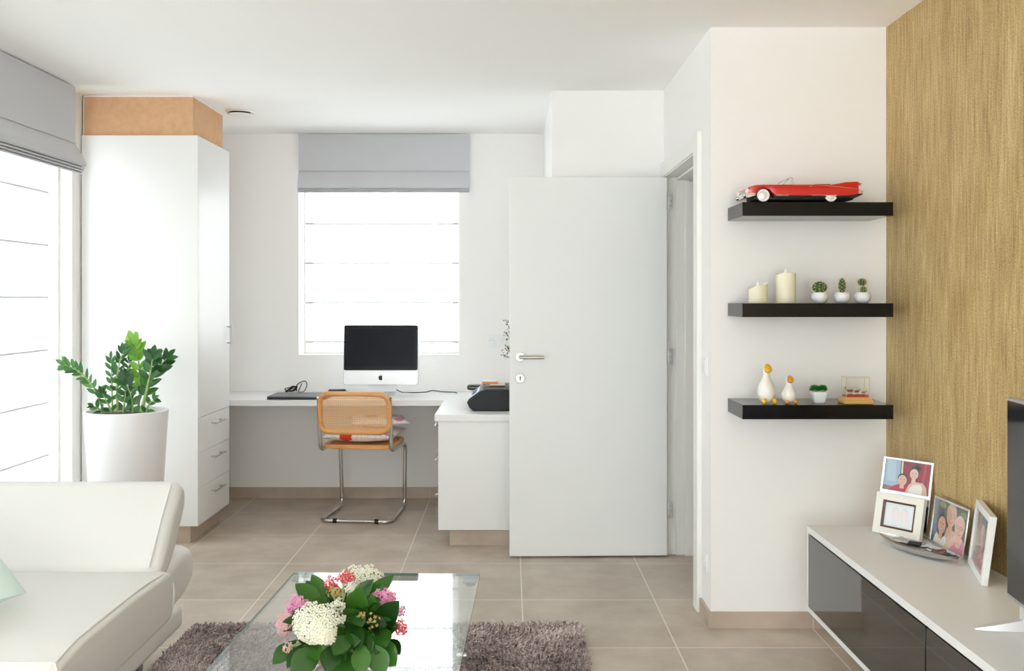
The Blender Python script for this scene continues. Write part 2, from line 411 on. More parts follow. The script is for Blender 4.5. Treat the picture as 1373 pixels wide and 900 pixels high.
def sheer_shade(label, fn, a, b, z0, z1, bats, loc, vm=None):
    t = thing('sheer_shade', label, 'shade', loc)
    bm = nb(); ring_loft(bm, [[fn(0, z0, a), fn(.002, z0, a), fn(.002, z1, a), fn(0, z1, a)], [fn(0, z0, b), fn(.002, z0, b), fn(.002, z1, b), fn(0, z1, b)]])
    obj('voile', bm, vm or M_sheer, t, world=True, flat=True)
    for z in bats:
        bm = nb(); ring_loft(bm, [[fn(-.006, z - .005, q), fn(-.001, z - .005, q), fn(-.001, z + .005, q), fn(-.006, z + .005, q)] for q in (a, b)])
        obj('batten', bm, M_batten_left if vm else M_batten, t, world=True, flat=True)
sheer_shade('sheer white flat shade with four battens inside the desk window', lambda o, z, q: Vector((q, 6.82 + o, z)), -1.44, -.366, 1.0, 2.25, (1.071, 1.349, 1.627, 1.905), (-.9, 6.82, 1.0))
sheer_shade('sheer white shade with battens covering the tall left window', lambda o, z, q: Vector((-2.452 - o, q, z)), 2.05, 5.13, .05, 2.28, (.27, .55, .828, 1.106, 1.385, 1.66, 1.94), (-2.46, 3.6, .05), M_sheer_left)

# ------------------------------------------------------------------ tall wardrobe cabinet with filler box
X0, X1, Y0, Y1 = -2.392, -1.742, 5.4, 6.0
t = thing('tall_cabinet', 'tall white built-in cabinet with one door, three drawers and raw board on top', 'cabinet', (-2.06, 5.7, 0))
bm = nb(); box(bm, (X0, Y0, .106), (X1 - .001, Y0 + .018, 2.29)); box(bm, (X0, Y0 + .018, .106), (X1 - .021, Y1, 2.29)); obj('body', bm, M_lac, t, world=True, bev=.001)
bm = nb(); box(bm, (X0, 5.42, 2.2905), (-1.777, 5.98, 2.509)); obj('filler_box', bm, M_mdf, t, world=True, bev=.001, label='raw brown fibreboard box filling the gap up to the ceiling')
bm = nb(); box(bm, (X0, 5.4185, 2.5085), (-1.7755, 5.981, 2.5145)); box(bm, (X0, 5.4187, 2.291), (X0 + .005, 5.43, 2.5085)); obj('sealant', bm, M_frame, t, world=True, flat=True, label='white sealant bead along the top of the filler box')
bm = nb(); box(bm, (X0, 5.45, 0), (-1.8, 5.98, .106)); obj('plinth', bm, M_base, t, world=True, bev=.001, label='beige tiled plinth')
def bar_handle(bm, a, b, out, r=.005):
    a, b, out = Vector(a), Vector(b), Vector(out); d = (b - a)
    tube(bm, [a + out, b + out], r, 10); 
    for k in (.12, .88): tube(bm, [a + d*k, a + d*k + out], r*.9, 8)
zs = (.708, .512, .314, .106)
bm = nb(); box(bm, (X1 - .02, Y0 + .0195, .7105), (X1, Y1, 2.288)); d = obj('door', bm, M_lac, t, world=True, bev=.001)
bm = nb(); bar_handle(bm, (X1, 5.955, 1.09), (X1, 5.955, 1.22), (.028, 0, 0)); obj('handle', bm, M_steel, d, world=True)
for k in range(3):
    bm = nb(); box(bm, (X1 - .02, Y0 + .0195, zs[k+1] + .001), (X1, Y1, zs[k] - .0015)); d = obj('drawer', bm, M_lac, t, world=True, bev=.001)
    zc = zs[k] - .055
    bm = nb(); bar_handle(bm, (X1, 5.62, zc), (X1, 5.82, zc), (.03, 0, 0)); obj('handle', bm, M_steel, d, world=True)

# ------------------------------------------------------------------ desk worktop and drawer unit
t = thing('desk_worktop', 'white L-shaped desk worktop under the back window', 'desk', (-1, 6.4, .7))
bm = nb()
poly = [(-2.392, 6.105), (-.418, 6.105), (-.418, 5.345), (.226, 5.345), (.226, 6.678), (-2.392, 6.678)]
prism(bm, poly, lambda u, v, q: Vector((u, v, q)), .699, .736)
obj('worktop', bm, M_lac, t, world=True, bev=.002)
t = thing('drawer_unit', 'white drawer unit on tiled plinth carrying the desk return', 'cabinet', (-.1, 5.8, 0))
bm = nb(); box(bm, (-.399, 5.365, .094), (.222, 5.383, .6985)); box(bm, (-.38, 5.383, .094), (.222, 6.3, .6985)); obj('body', bm, M_lac, t, world=True, bev=.001)
bm = nb(); box(bm, (-.338, 5.395, 0), (.222, 6.25, .094)); obj('plinth', bm, M_base, t, world=True, bev=.001, label='beige tiled plinth')
for z0, z1 in ((.095, .3), (.302, .5), (.502, .697)):
    bm = nb(); box(bm, (-.4, 5.385, z0), (-.381, 6.2, z1)); d = obj('drawer', bm, M_lac, t, world=True, bev=.001)
    bm = nb(); bar_handle(bm, (-.4, 5.5, z1 - .04), (-.4, 5.7, z1 - .04), (-.026, 0, 0)); obj('handle', bm, M_steel, d, world=True)

# ------------------------------------------------------------------ small fittings on walls and ceiling
t = thing('wall_socket', 'white double wall socket behind the door edge, right of the desk window', 'socket', (-.08, 6.68, 1.04))
bm = nb(); box(bm, (-.17, 6.669, 1.045), (0, 6.679, 1.13), 0, .002); obj('plate', bm, M_white, t, world=True)
for x in (-.127, -.043):
    bm = nb(); 
    ring_loft(bm, [[Vector((x + r*math.cos(k*math.pi/12), y, 1.0875 + r*math.sin(k*math.pi/12))) for k in range(24)] for r, y in ((.026, 6.6685), (.026, 6.664), (.022, 6.664), (.02, 6.6675), (.001, 6.6675))])
    for dx, dz in ((-.01, 0), (.01, 0), (0, .012)): ball(bm, (x + dx, 6.667, 1.0875 + dz), .0032, 1, 8, sy=.3)
    obj('socket_ring', bm, [M_white, M_steel], t, world=True)
t = thing('light_switch', 'white light switch on the narrow wall beside the doorway', 'switch', (.84, 4.14, 1.06))
bm = nb(); box(bm, (.831, 4.1, 1.05), (.8395, 4.18, 1.13), 0, .002); obj('plate', bm, M_white, t, world=True)
bm = nb(); box(bm, (.8275, 4.112, 1.062), (.831, 4.168, 1.118), 0, .001); obj('rocker', bm, M_white, t, world=True)
t = thing('wall_socket', 'white single wall socket low on the narrow wall beside the doorway', 'socket', (.84, 4.14, .22))
bm = nb(); box(bm, (.831, 4.1, .215), (.8395, 4.18, .295), 0, .002); obj('plate', bm, M_white, t, world=True)
bm = nb(); ring_loft(bm, [[Vector((x, 4.14 + r*math.cos(k*math.pi/12), .255 + r*math.sin(k*math.pi/12))) for k in range(24)] for r, x in ((.027, .8312), (.027, .828), (.022, .828), (.02, .8305), (.001, .8305))])
obj('socket_ring', bm, M_white, t, world=True)
t = thing('ceiling_vent', 'round white vent with dark slot in the ceiling right of the cabinet', 'vent', (-1.64, 5.88, H))
bm = nb(); lathe(bm, [(.06, -.001), (.06, -.016), (.058, -.016), (.058, -.001)], 32); obj('duct', bm, M_rubber, t)
bm = nb(); lathe(bm, [(.084, -.001), (.084, -.005), (.078, -.01), (.062, -.006), (.062, -.001)], 40); obj('collar', bm, M_white, t)
bm = nb(); lathe(bm, [(.001, -.016), (.06, -.016), (.078, -.019), (.074, -.026), (.001, -.028)], 40); obj('disc', bm, M_white, t)

# ------------------------------------------------------------------ cane cantilever chair
M_wood = mat('beech_wood', srgb(226, 160, 92), .35, coat=.2)
noise_col(M_wood, [(.3, srgb(214, 146, 80)), (.7, srgb(234, 172, 106))], scale=(3, 30, 30), nscale=2)
M_cane = mat('cane_weave', srgb(234, 182, 126), .6)
t = thing('cane_chair', 'cantilever desk chair with chrome tube frame and cane back', 'chair', (-.945, 5.93, 0), R(-5.5))
hw = .221
bm = nb(); r = .0125
pts = [(-hw, -.045, .775), (-hw, -.005, .448), (-hw + .004, .43, .436), (-hw + .012, .45, .0135), (-hw, -.005, .0135), (hw, -.005, .0135), (hw - .012, .45, .0135), (hw - .004, .43, .436), (hw, -.005, .448), (hw, -.045, .775)]
tube(bm, fillet(pts, .055, 8), r, 14); obj('frame', bm, M_chrome, t)
for x in (-.13, .13):
    bm = nb(); tube(bm, [(x - .012, -.005, .0145), (x + .012, -.005, .0145)], .0142, 12); obj('glide', bm, M_rubber, t, label='black rubber foot pad')
def bowed(x): return .03*(x/.22)**2          # the back curves round the sitter
def back_pt(x, z, off=0):
    return Vector((x, -.022 - (z - .52)*.13 - .02 + bowed(x) + off, z))
bm = nb(); rr = rrect(.43, .235, .06, 8, 0, .68); tube(bm, [back_pt(x, z) for x, z in rr], .0165, 10, closed=True); obj('backrest', bm, M_wood, t, label='orange bentwood back frame')
def cane(name, W, Hh, fn, inside):
    bm = nb(); p = .0138; wd = .0028
    def strand(pts, s):
        for a, b in zip(pts, pts[1:]):
            d = (Vector(b) - Vector(a)); nrm = d.orthogonal()
            vs = []
            for q in (a, b):
                q = Vector(q)
                for e in (-1, 1): vs.append(bm.verts.new(fn(q.x + e*s[0], q.y + e*s[1])))
            _face(bm, (vs[0], vs[1], vs[3], vs[2]), 0)
    nx = int(W/p); nz = int(Hh/p)
    for i in range(nx + 1):
        x = -W/2 + i*W/nx
        for dx in (-.0017, .0017):
            strand([(x + dx, -Hh/2 + Hh*j/6, 0) for j in range(7)], (.001, 0))
    for i in range(nz + 1):
        z = -Hh/2 + i*Hh/nz
        for dz in (-.0017, .0017):
            strand([(-W/2 + W*j/12, z + dz, 0) for j in range(13)], (0, .001))
    for sg in (1, -1):                                     # diagonals
        k = int((W + Hh)/p)
        for i in range(1, k):
            c = -(W + Hh)/2 + i*p + p/2
            xs = [max(-W/2, c - Hh/2), min(W/2, c + Hh/2)]
            if xs[1] - xs[0] < .01: continue
            strand([(xs[0] + (xs[1] - xs[0])*j/6, sg*(xs[0] + (xs[1] - xs[0])*j/6 - c), 0) for j in range(7)], (.0006, -sg*.0006))
    obj(name, bm, M_cane, t, flat=True)
cane('cane_panel', .405, .213, lambda x, z: back_pt(x, .68 + z), None)
bm = nb()
seat_poly = rrect(.44, .43, .07, 8, 0, .225)
outer = seat_poly; inner = rrect(.37, .36, .05, 8, 0, .225)
ring_loft(bm, [[Vector((x, y, .452)) for x, y in outer], [Vector((x, y, .476)) for x, y in outer], [Vector((x, y, .476)) for x, y in inner], [Vector((x, y, .452)) for x, y in inner]], closed=True)
obj('seat', bm, M_wood, t, bev=.005, bseg=3, label='orange bentwood seat frame')
bm = nb(); ring_loft(bm, [[Vector((x, y, z)) for x, y in rrect(.38, .37, .05, 8, 0, .225)] for z in (.466, .470)]); obj('seat_cane', bm, M_cane, t)

def pillow(bm, W, D, T, n=14, mi=0, puff=.5, M=None, lump=0):
    rows = {}
    for sgn in (1, -1):
        for i in range(n + 1):
            for j in range(n + 1):
                u, v = -1 + 2*i/n, -1 + 2*j/n
                edge = i in (0, n) or j in (0, n)
                if sgn < 0 and edge: rows[(-1, i, j)] = rows[(1, i, j)]; continue
                k = (max(0, 1 - abs(u)**2.4)*max(0, 1 - abs(v)**2.4))**puff
                pin = 1 - .07*(1 - abs(v)**2)*abs(u)**3
                pin2 = 1 - .07*(1 - abs(u)**2)*abs(v)**3
                z = sgn*T/2*k + lump*math.sin(5*u + 2*v)*k
                p = Vector((u*W/2*pin, v*D/2*pin2, z))
                if M is not None: p = M @ p
                rows[(sgn, i, j)] = bm.verts.new(p)
    for sgn in (1, -1):
        for i in range(n):
            for j in range(n):
                _face(bm, [rows[(sgn, i, j)], rows[(sgn, i+1, j)], rows[(sgn, i+1, j+1)], rows[(sgn, i, j+1)]], mi)
def flower_cotton(name, spots):
    m = mat(name, srgb(242, 239, 236), .85); n = m.node_tree.nodes; L = m.node_tree.links; b = n['Principled BSDF']
    tc = n.new('ShaderNodeTexCoord'); no = n.new('ShaderNodeTexNoise'); no.inputs['Scale'].default_value = 34; no.inputs['Detail'].default_value = 3
    L.new(tc.outputs['Object'], no.inputs['Vector']); prev = None
    vo = n.new('ShaderNodeTexVoronoi'); vo.feature = 'DISTANCE_TO_EDGE'; vo.inputs['Scale'].default_value = 26; L.new(tc.outputs['Object'], vo.inputs['Vector'])
    rp = n.new('ShaderNodeValToRGB'); e = rp.color_ramp.elements; e[0].position, e[0].color = .02, srgb(222, 217, 214); e[1].position, e[1].color = .05, srgb(243, 240, 237)
    L.new(vo.outputs['Distance'], rp.inputs[0]); prev = rp.outputs[0]
    for (x, y, z, rad, c) in spots:
        d = n.new('ShaderNodeVectorMath'); d.operation = 'DISTANCE'; d.inputs[1].default_value = (x, y, z); L.new(tc.outputs['Object'], d.inputs[0])
        a = n.new('ShaderNodeMath'); a.operation = 'MULTIPLY_ADD'; a.inputs[1].default_value = rad*1.2; L.new(no.outputs['Fac'], a.inputs[0]); L.new(d.outputs['Value'], a.inputs[2])
        k = n.new('ShaderNodeMath'); k.operation = 'LESS_THAN'; k.inputs[1].default_value = rad*1.5; L.new(a.outputs[0], k.inputs[0])
        mx = n.new('ShaderNodeMix'); mx.data_type = 'RGBA'; L.new(k.outputs[0], mx.inputs[0]); L.new(prev, mx.inputs[6]); mx.inputs[7].default_value = c; prev = mx.outputs[2]
    L.new(prev, b.inputs['Base Color']); return m
RED, PNK = srgb(218, 70, 44), srgb(226, 130, 172)
bm = nb(); pillow(bm, .45, .42, .08, 18, puff=.36, lump=.003)
o = tag(obj('seat_cushion', bm, flower_cotton('red_floral_cotton', [(-.08, -.2, -.005, .045, RED), (.19, -.15, .02, .05, PNK), (.02, .05, .05, .05, RED), (-.15, .1, .05, .045, PNK)])), 'white floral seat cushion lying flat on the cane chair seat', 'cushion')
o.location = (-.925, 6.17, .5205); o.rotation_euler = (0, 0, R(-5))
bm = nb(); pillow(bm, .38, .34, .055, 16, puff=.4, lump=.003)
o = tag(obj('seat_cushion', bm, flower_cotton('pink_floral_cotton', [(.12, -.12, .02, .035, PNK), (-.05, 0, .035, .05, PNK), (.1, .1, .03, .04, RED)])), 'white cushion with pink flowers resting on top of the seat cushion', 'cushion')
o.location = (-.85, 6.22, .597); o.rotation_euler = (R(1), R(1), R(14))

# ------------------------------------------------------------------ desktop computer
M_alu = mat('pale_aluminium', srgb(226, 227, 228), .35, metal=.35)
M_scr = mat('dark_screen', srgb(32, 32, 37), .2, spec=.06)
t = thing('desktop_computer', 'all-in-one desktop computer with dark screen on the white desk', 'computer', (-.867, 6.5, .736))
T = Matrix.Translation((0, -.03, .0635)) @ Matrix.Rotation(R(-4), 4, 'X')
def tf(bm): bmesh.ops.transform(bm, matrix=T, verts=bm.verts); return bm
W2, H2 = .5, .402
bm = nb(); prism(bm, rrect(W2, H2, .016, 6, 0, H2/2), lambda u, v, q: Vector((u, q, v)), 0, .038); obj('casing', tf(bm), M_alu, t, bev=.003)
bm = nb(); prism(bm, rrect(W2 - .006, .302, .012, 6, 0, .2485), lambda u, v, q: Vector((u, q, v)), -.003, .002); obj('bezel', tf(bm), mat('black_bezel', srgb(16, 16, 18), .2, spec=.12), t)
bm = nb(); box(bm, (-.225, -.0042, .118), (.225, -.0025, .379)); obj('screen', tf(bm), M_scr, t)
# dark fruit emblem below the screen
ap = [(0, .0125), (.004, .014), (.0085, .0128), (.0108, .0098), (.0085, .006), (.0083, .001), (.0112, -.0035), (.009, -.0095), (.0055, -.0135), (.0025, -.0132), (0, -.012),
      (-.0025, -.0132), (-.0055, -.0135), (-.0092, -.0095), (-.0118, -.003), (-.012, .004), (-.0105, .0098), (-.0078, .0128), (-.004, .014)]
bm = nb(); prism(bm, [(u*1.15, v*1.15 + .047) for u, v in ap], lambda u, v, q: Vector((u, q, v)), -.0012, .001)
prism(bm, [(.0003, .0655), (.0025, .0648), (.0048, .0675), (.0056, .0712), (.003, .0705), (.001, .068)], lambda u, v, q: Vector((u, q, v)), -.0012, .001)
obj('emblem', tf(bm), M_rubber, t, flat=True, label='black apple emblem')
bm = nb()
sp = fillet([(.0, .085, .004), (.0, -.075, .004)], .01)
ring_loft(bm, [[Vector((x, y, z)) for x, y, z in ((-.095, a, b), (.095, a, b), (.095, a + c, b + .006), (-.095, a + c, b + .006))] for a, b, c in ((-.085, 0.0005, 0), (.03, .0005, 0), (.06, .004, -.003), (.068, .03, -.005), (.06, .12, -.006), (.04, .2, -.006))])
obj('stand', bm, M_alu, t, bev=.001)

# ------------------------------------------------------------------ laptop, cables, adapter
M_lap = mat('dark_grey_laptop', srgb(92, 90, 96), .35, metal=.5)
t = thing('laptop', 'closed dark grey laptop at the left end of the desk', 'laptop', (-1.355, 6.275, .736))
bm = nb(); prism(bm, rrect(.38, .29, .014, 5), lambda u, v, q: Vector((u, v, q)), .002, .011); obj('base', bm, mat('laptop_underside', srgb(45, 44, 48), .4), t, bev=.002)
bm = nb(); prism(bm, rrect(.38, .288, .014, 5), lambda u, v, q: Vector((u, v, q)), .0118, .02); lid = obj('lid', bm, M_lap, t, bev=.002)
tx = bpy.data.curves.new('lettering', 'FONT'); tx.body = 'ASUS'; tx.size = .03; tx.align_x = 'CENTER'; tx.extrude = .0002
lo = bpy.data.objects.new('lettering', tx); C.objects.link(lo); lo.parent = lid; lo.location = (-.02, -.01, .0203); 
dg = bpy.context.evaluated_depsgraph_get(); tme = bpy.data.meshes.new_from_object(lo.evaluated_get(dg)); bpy.data.objects.remove(lo); bpy.data.curves.remove(tx)
lo = bpy.data.objects.new('lettering', tme); C.objects.link(lo); lo.parent = lid; lo.location = (-.02, -.01, .0203); tme.materials.clear(); tme.materials.append(mat('silver_lettering', srgb(190, 190, 196), .3, metal=.6))
def cord(name, pts, r, label, m=M_rubber, n=6):
    bm = nb(); tube(bm, smoothline(pts, n), r, 8); return tag(obj(name, bm, m), label, 'cable')
bz = .739
a = random.Random(3); pts = []
for k in range(34):
    th = k*.78; pts.append((-1.49 + .04*math.cos(th)*(.6 + .5*a.random()), 6.585 + .022*math.sin(th*1.3), bz + .022 + .017*math.sin(th*1.1 + a.random())))
pts += [(-1.45, 6.58, .79), (-1.40, 6.585, .816), (-1.385, 6.59, .79), (-1.405, 6.59, .745), (-1.44, 6.585, .742), (-1.43, 6.58, .77), (-1.415, 6.57, .8)]
cord('cable_bundle', pts, .0032, 'tangled black cable bundle standing behind the laptop')
t = thing('power_adapter', 'black power adapter lying on the desk left of the computer', 'adapter', (-1.165, 6.52, .736))
bm = nb(); box(bm, (-.058, -.024, .0005), (.058, .024, .03), 0, .006); obj('brick', bm, M_plastic, t)
bm = nb(); tube(bm, smoothline([(.057, 0, .016), (.1, .01, .008), (.16, .02, .004), (.2, .0, .004)]), .003, 8); obj('cord', bm, M_rubber, t); bm = nb(); tube(bm, smoothline([(-.057, 0, .016), (-.085, -.01, .006), (-.12, .03, .004)]), .003, 8); obj('cord', bm, M_rubber, t)
cord('computer_cable', [P(528, 520, 6.60)*1, (-.74, 6.6, bz), (-.66, 6.57, bz), (-.58, 6.6, bz), (-.53, 6.61, .749), (-.47, 6.58, .744), (-.42, 6.585, bz + .002), (-.375, 6.56, .742), (-.36, 6.53, bz)], .0032, 'thin black cable snaking across the desk to the right of the computer')

# ------------------------------------------------------------------ printer and bits on the desk return
t = thing('printer', 'black desktop printer on the desk return, half behind the door', 'printer', (-.04, 5.75, .736))
M_print = mat('matt_black_shell', srgb(26, 26, 29), .45, spec=.3)
bm = nb(); prof = [(-.205, .7365), (-.232, .755), (-.247, .787), (-.236, .802), (-.172, .85), (-.16, .855), (.155, .855), (.165, .85), (.165, .7365)]
prism(bm, prof, lambda u, v, q: Vector((u, q, v)), 5.505, 5.98); obj('body', bm, M_print, t, world=True, bev=.006, bseg=3)
bm = nb(); 
def slant(s, q, o): return Vector((-.238 + .066*s - o*.6, q, .803 + .048*s + o*.8))
ring_loft(bm, [[slant(s, q, o) for s, o in ((.02, .0005), (.95, .0005), (.95, .004), (.02, .004))] for q in (5.525, 5.93)])
obj('control_panel', bm, mat('silver_blue_panel', srgb(186, 192, 206), .3, metal=.4), t, world=True, label='silver slanted control panel')
bm = nb(); ring_loft(bm, [[slant(s, q, o) for s, o in ((.3, .0036), (.7, .0036), (.7, .0055), (.3, .0055))] for q in (5.56, 5.76)]); obj('display_slot', bm, M_rubber, t, world=True)
bm = nb(); box(bm, (-.262, 5.86, .822), (-.17, 5.97, .853), 0, .012, 3); obj('output_tray', bm, M_gloss, t, world=True)
bm = nb(); box(bm, (-.15, 5.53, .855), (.15, 5.96, .859), 0, .002); obj('scanner_lid', bm, M_plastic, t, world=True)
t = thing('notepad', 'flat black and cream pad lying on the printer beneath an orange packet', 'notepad', (-.08, 5.72, .859))
bm = nb(); box(bm, (-.04, -.04, .0005), (.05, .05, .008)); obj('cover', bm, M_plastic, t)
bm = nb(); box(bm, (-.039, -.039, .0085), (.049, .049, .016)); obj('pages', bm, mat('cream_paper', srgb(226, 214, 196), .8), t)
t = thing('packet', 'small orange and white packet on top of the printer', 'packet', (-.115, 5.73, .8755))
bm = nb(); box(bm, (-.05, -.04, .0), (.045, .04, .012), 0, .003); obj('wrapper', bm, mat('orange_wrapper', srgb(236, 140, 96), .45), t)
bm = nb(); box(bm, (-.046, -.03, .0122), (.03, .036, .018), 0, .002); obj('label_band', bm, M_white, t)

# dry twig plant in a vase, just showing past the door edge
t = thing('twig_plant', 'dry twiggy branches with tiny leaves peeking past the door edge', 'plant', (.06, 6.25, .736))
bm = nb(); lathe(bm, [(.001, .0005), (.035, .0005), (.045, .05), (.03, .13), (.022, .17), (.026, .18), (.02, .18), (.016, .16), (.001, .15)], 24); obj('vase', bm, M_ceramic, t)
tw = nb(); lf = nb(); rr_ = random.Random(5)
for k in range(13):
    ang = rr_.uniform(2.3, 4.1); ht = rr_.uniform(.25, .5); out = rr_.uniform(.04, .115)
    p = [Vector((.005*math.cos(ang), .005*math.sin(ang), .14))]
    for s in (.35, .7, 1): p.append(Vector((out*s*math.cos(ang)*s + rr_.uniform(-.01, .01), out*s*math.sin(ang)*.6, .14 + (ht - .1)*s - (.05*s*s if k % 3 == 0 else 0))))
    sm = smoothline(p, 5); tube(tw, sm, .0018, 5)
    for q in sm[5:]:
        for _ in range(2):
            d = Vector((rr_.uniform(-.02, .02), rr_.uniform(-.02, .02), rr_.uniform(-.014, .014))); tube(tw, [q, q + d], .0006, 4)
            ball(lf, q + d, rr_.uniform(.003, .0065), 0, 6, sz=.6)
obj('twigs', tw, mat('dry_twig', srgb(84, 72, 56), .8), t); obj('foliage', lf, mat('grey_green_leaf', srgb(84, 84, 62), .7), t)

# ------------------------------------------------------------------ tall planter with a zamioculcas
t = thing('potted_plant', 'green leafy plant in a tall white tapered planter by the window', 'plant', (-1.955, 4.93, 0))
bm = nb(); lathe(bm, [(.001, .001), (.148, .001), (.152, .006), (.203, .795), (.205, .808), (.2, .812), (.19, .808), (.186, .78), (.001, .77)], 64); obj('planter', bm, mat('matt_white_planter', srgb(244, 243, 244), .35), t)
bm = nb(); lathe(bm, [(.001, .783), (.1, .79), (.185, .784), (.185, .772), (.001, .772)], 32); obj('soil', bm, M_soil, t)
def leaf_mat(name, c1, c2, rough=.3):
    m = mat(name, c1, rough, spec=.5); n = m.node_tree.nodes; L = m.node_tree.links; b = n['Principled BSDF']
    ge = n.new('ShaderNodeNewGeometry'); mx = n.new('ShaderNodeMix'); mx.data_type = 'RGBA'; mx.inputs[6].default_value = c1; mx.inputs[7].default_value = c2
    L.new(ge.outputs['Random Per Island'], mx.inputs[0]); L.new(mx.outputs[2], b.inputs['Base Color'])
    out = n['Material Output']; tl = n.new('ShaderNodeBsdfTranslucent'); L.new(mx.outputs[2], tl.inputs[0])
    ms = n.new('ShaderNodeMixShader'); ms.inputs[0].default_value = .25
    L.new(b.outputs[0], ms.inputs[1]); L.new(tl.outputs[0], ms.inputs[2]); L.new(ms.outputs[0], out.inputs[0]); return m
ML_dark = leaf_mat('deep_green_leaf', srgb(36, 84, 42), srgb(74, 130, 62)); ML_light = leaf_mat('fresh_green_leaf', srgb(96, 160, 50), srgb(156, 200, 84))
ML_mid = leaf_mat('mid_green_leaf', srgb(52, 108, 50), srgb(104, 158, 84))
M_stem = mat('green_stem', srgb(150, 172, 110), .5)
def leaf(bm, base, tip, width, nrm, curl=.15, n=6, shape=1.0, mi=0, wavy=0):
    base, tip = Vector(base), Vector(tip); ax = tip - base; Ln = ax.length; ax.normalize()
    nrm = Vector(nrm); nrm = (nrm - ax*nrm.dot(ax)); nrm = nrm.normalized() if nrm.length > 1e-4 else ax.orthogonal().normalized()
    sd = ax.cross(nrm); rows = []
    for i in range(n + 1):
        s = i/n; wv = math.sin(math.pi*s**shape)**.8*width/2 if 0 < s < 1 else (.0004 if s else .12*width*.3)
        if wavy and 0 < i < n: wv *= 1 + wavy*(1 if i % 2 else -1)
        c = base + ax*Ln*s - nrm*curl*Ln*(s*s - .2*s)
        rows.append([bm.verts.new(c - sd*wv + nrm*wv*.35), bm.verts.new(c), bm.verts.new(c + sd*wv + nrm*wv*.35)])
    for a_, b_ in zip(rows, rows[1:]):
        for k in (0, 1): _face(bm, (a_[k], a_[k+1], b_[k+1], b_[k]), mi)
rl = random.Random(11)
def zz_stem(px, Ys, ml, nl, lw, thick=.006, start=.25, ll=.062):
    pts = [P(x, y, Y) for (x, y), Y in zip(px, Ys)]
    sm = smoothline(pts, 8); N = len(sm)
    bm = nb(); tube(bm, sm, thick, 7, rad=[thick*(1.25 - .95*i/(N - 1)) for i in range(N)])
    st = obj('stem', bm, M_stem, t, world=True)
    bm = nb()
    for k in range(nl):
        s = start + (1 - start)*k/(nl - 1); i = min(N - 2, int(s*(N - 1))); p = sm[i]; d = (sm[i+1] - sm[max(0, i-1)]).normalized()
        for sg in (-1, 1):
            side = Vector((d.z, rl.uniform(-.5, .5), -d.x)).normalized()*sg
            dr_ = (side*.8 + d*(.55 + .5*s) + Vector((0, rl.uniform(-.35, .35), rl.uniform(-.1, .15)))).normalized()
            L_ = ll*(1.05 - .25*abs(s - .6))*rl.uniform(.85, 1.15)
            leaf(bm, p, p + dr_*L_, L_*lw*rl.uniform(.85, 1.1), Vector((rl.uniform(-.5, .5), -1, rl.uniform(.1, .9))), rl.uniform(.02, .2), shape=.9)
    p, d = sm[-1], (sm[-1] - sm[-3]).normalized(); leaf(bm, p, p + d*ll*.9, ll*lw*.9, (0, -1, .4), .1)
    obj('foliage', bm, ml, t, world=True)
zz_stem([(140, 553), (126, 520), (108, 500), (88, 489)], [4.86, 4.82, 4.8, 4.78], ML_mid, 9, .36)
zz_stem([(151, 553), (150, 515), (149, 482)], [4.9, 4.9, 4.92], ML_mid, 7, .36, .0045, ll=.052)
zz_stem([(158, 553), (157, 515), (160, 488), (166, 470)], [4.85, 4.86, 4.86, 4.88], ML_dark, 8, .38, ll=.054)
zz_stem([(173, 550), (173, 515), (173, 485)], [5.0, 5.0, 5.02], ML_dark, 6, .32, .0045, ll=.054)
zz_stem([(185, 553), (188, 515), (185, 480), (178, 458)], [4.92, 4.93, 4.95, 4.97], ML_light, 9, .5, ll=.075)
zz_stem([(189, 553), (197, 523), (202, 497), (205, 478)], [4.84, 4.84, 4.85, 4.87], ML_dark, 7, .5, .008, ll=.07)
zz_stem([(190, 553), (200, 520), (212, 495), (224, 480)], [4.93, 4.93, 4.95, 4.97], ML_dark, 7, .48, ll=.068)
zz_stem([(165, 553), (168, 530), (165, 508)], [4.85, 4.85, 4.85], ML_dark, 5, .45, .005, .1)
zz_stem([(178, 553), (177, 535), (170, 515)], [4.86, 4.85, 4.83], ML_dark, 5, .5, .005, .1)
zz_stem([(150, 553), (143, 538), (138, 528)], [4.84, 4.82, 4.8], ML_dark, 4, .45, .005, .1, .055)
zz_stem([(196, 553), (200, 542), (206, 536)], [4.84, 4.82, 4.8], ML_dark, 3, .5, .005, .1, .05)
zz_stem([(140, 554), (132, 548), (126, 545)], [4.84, 4.82, 4.8], ML_dark, 3, .45, .005, .2, .045)

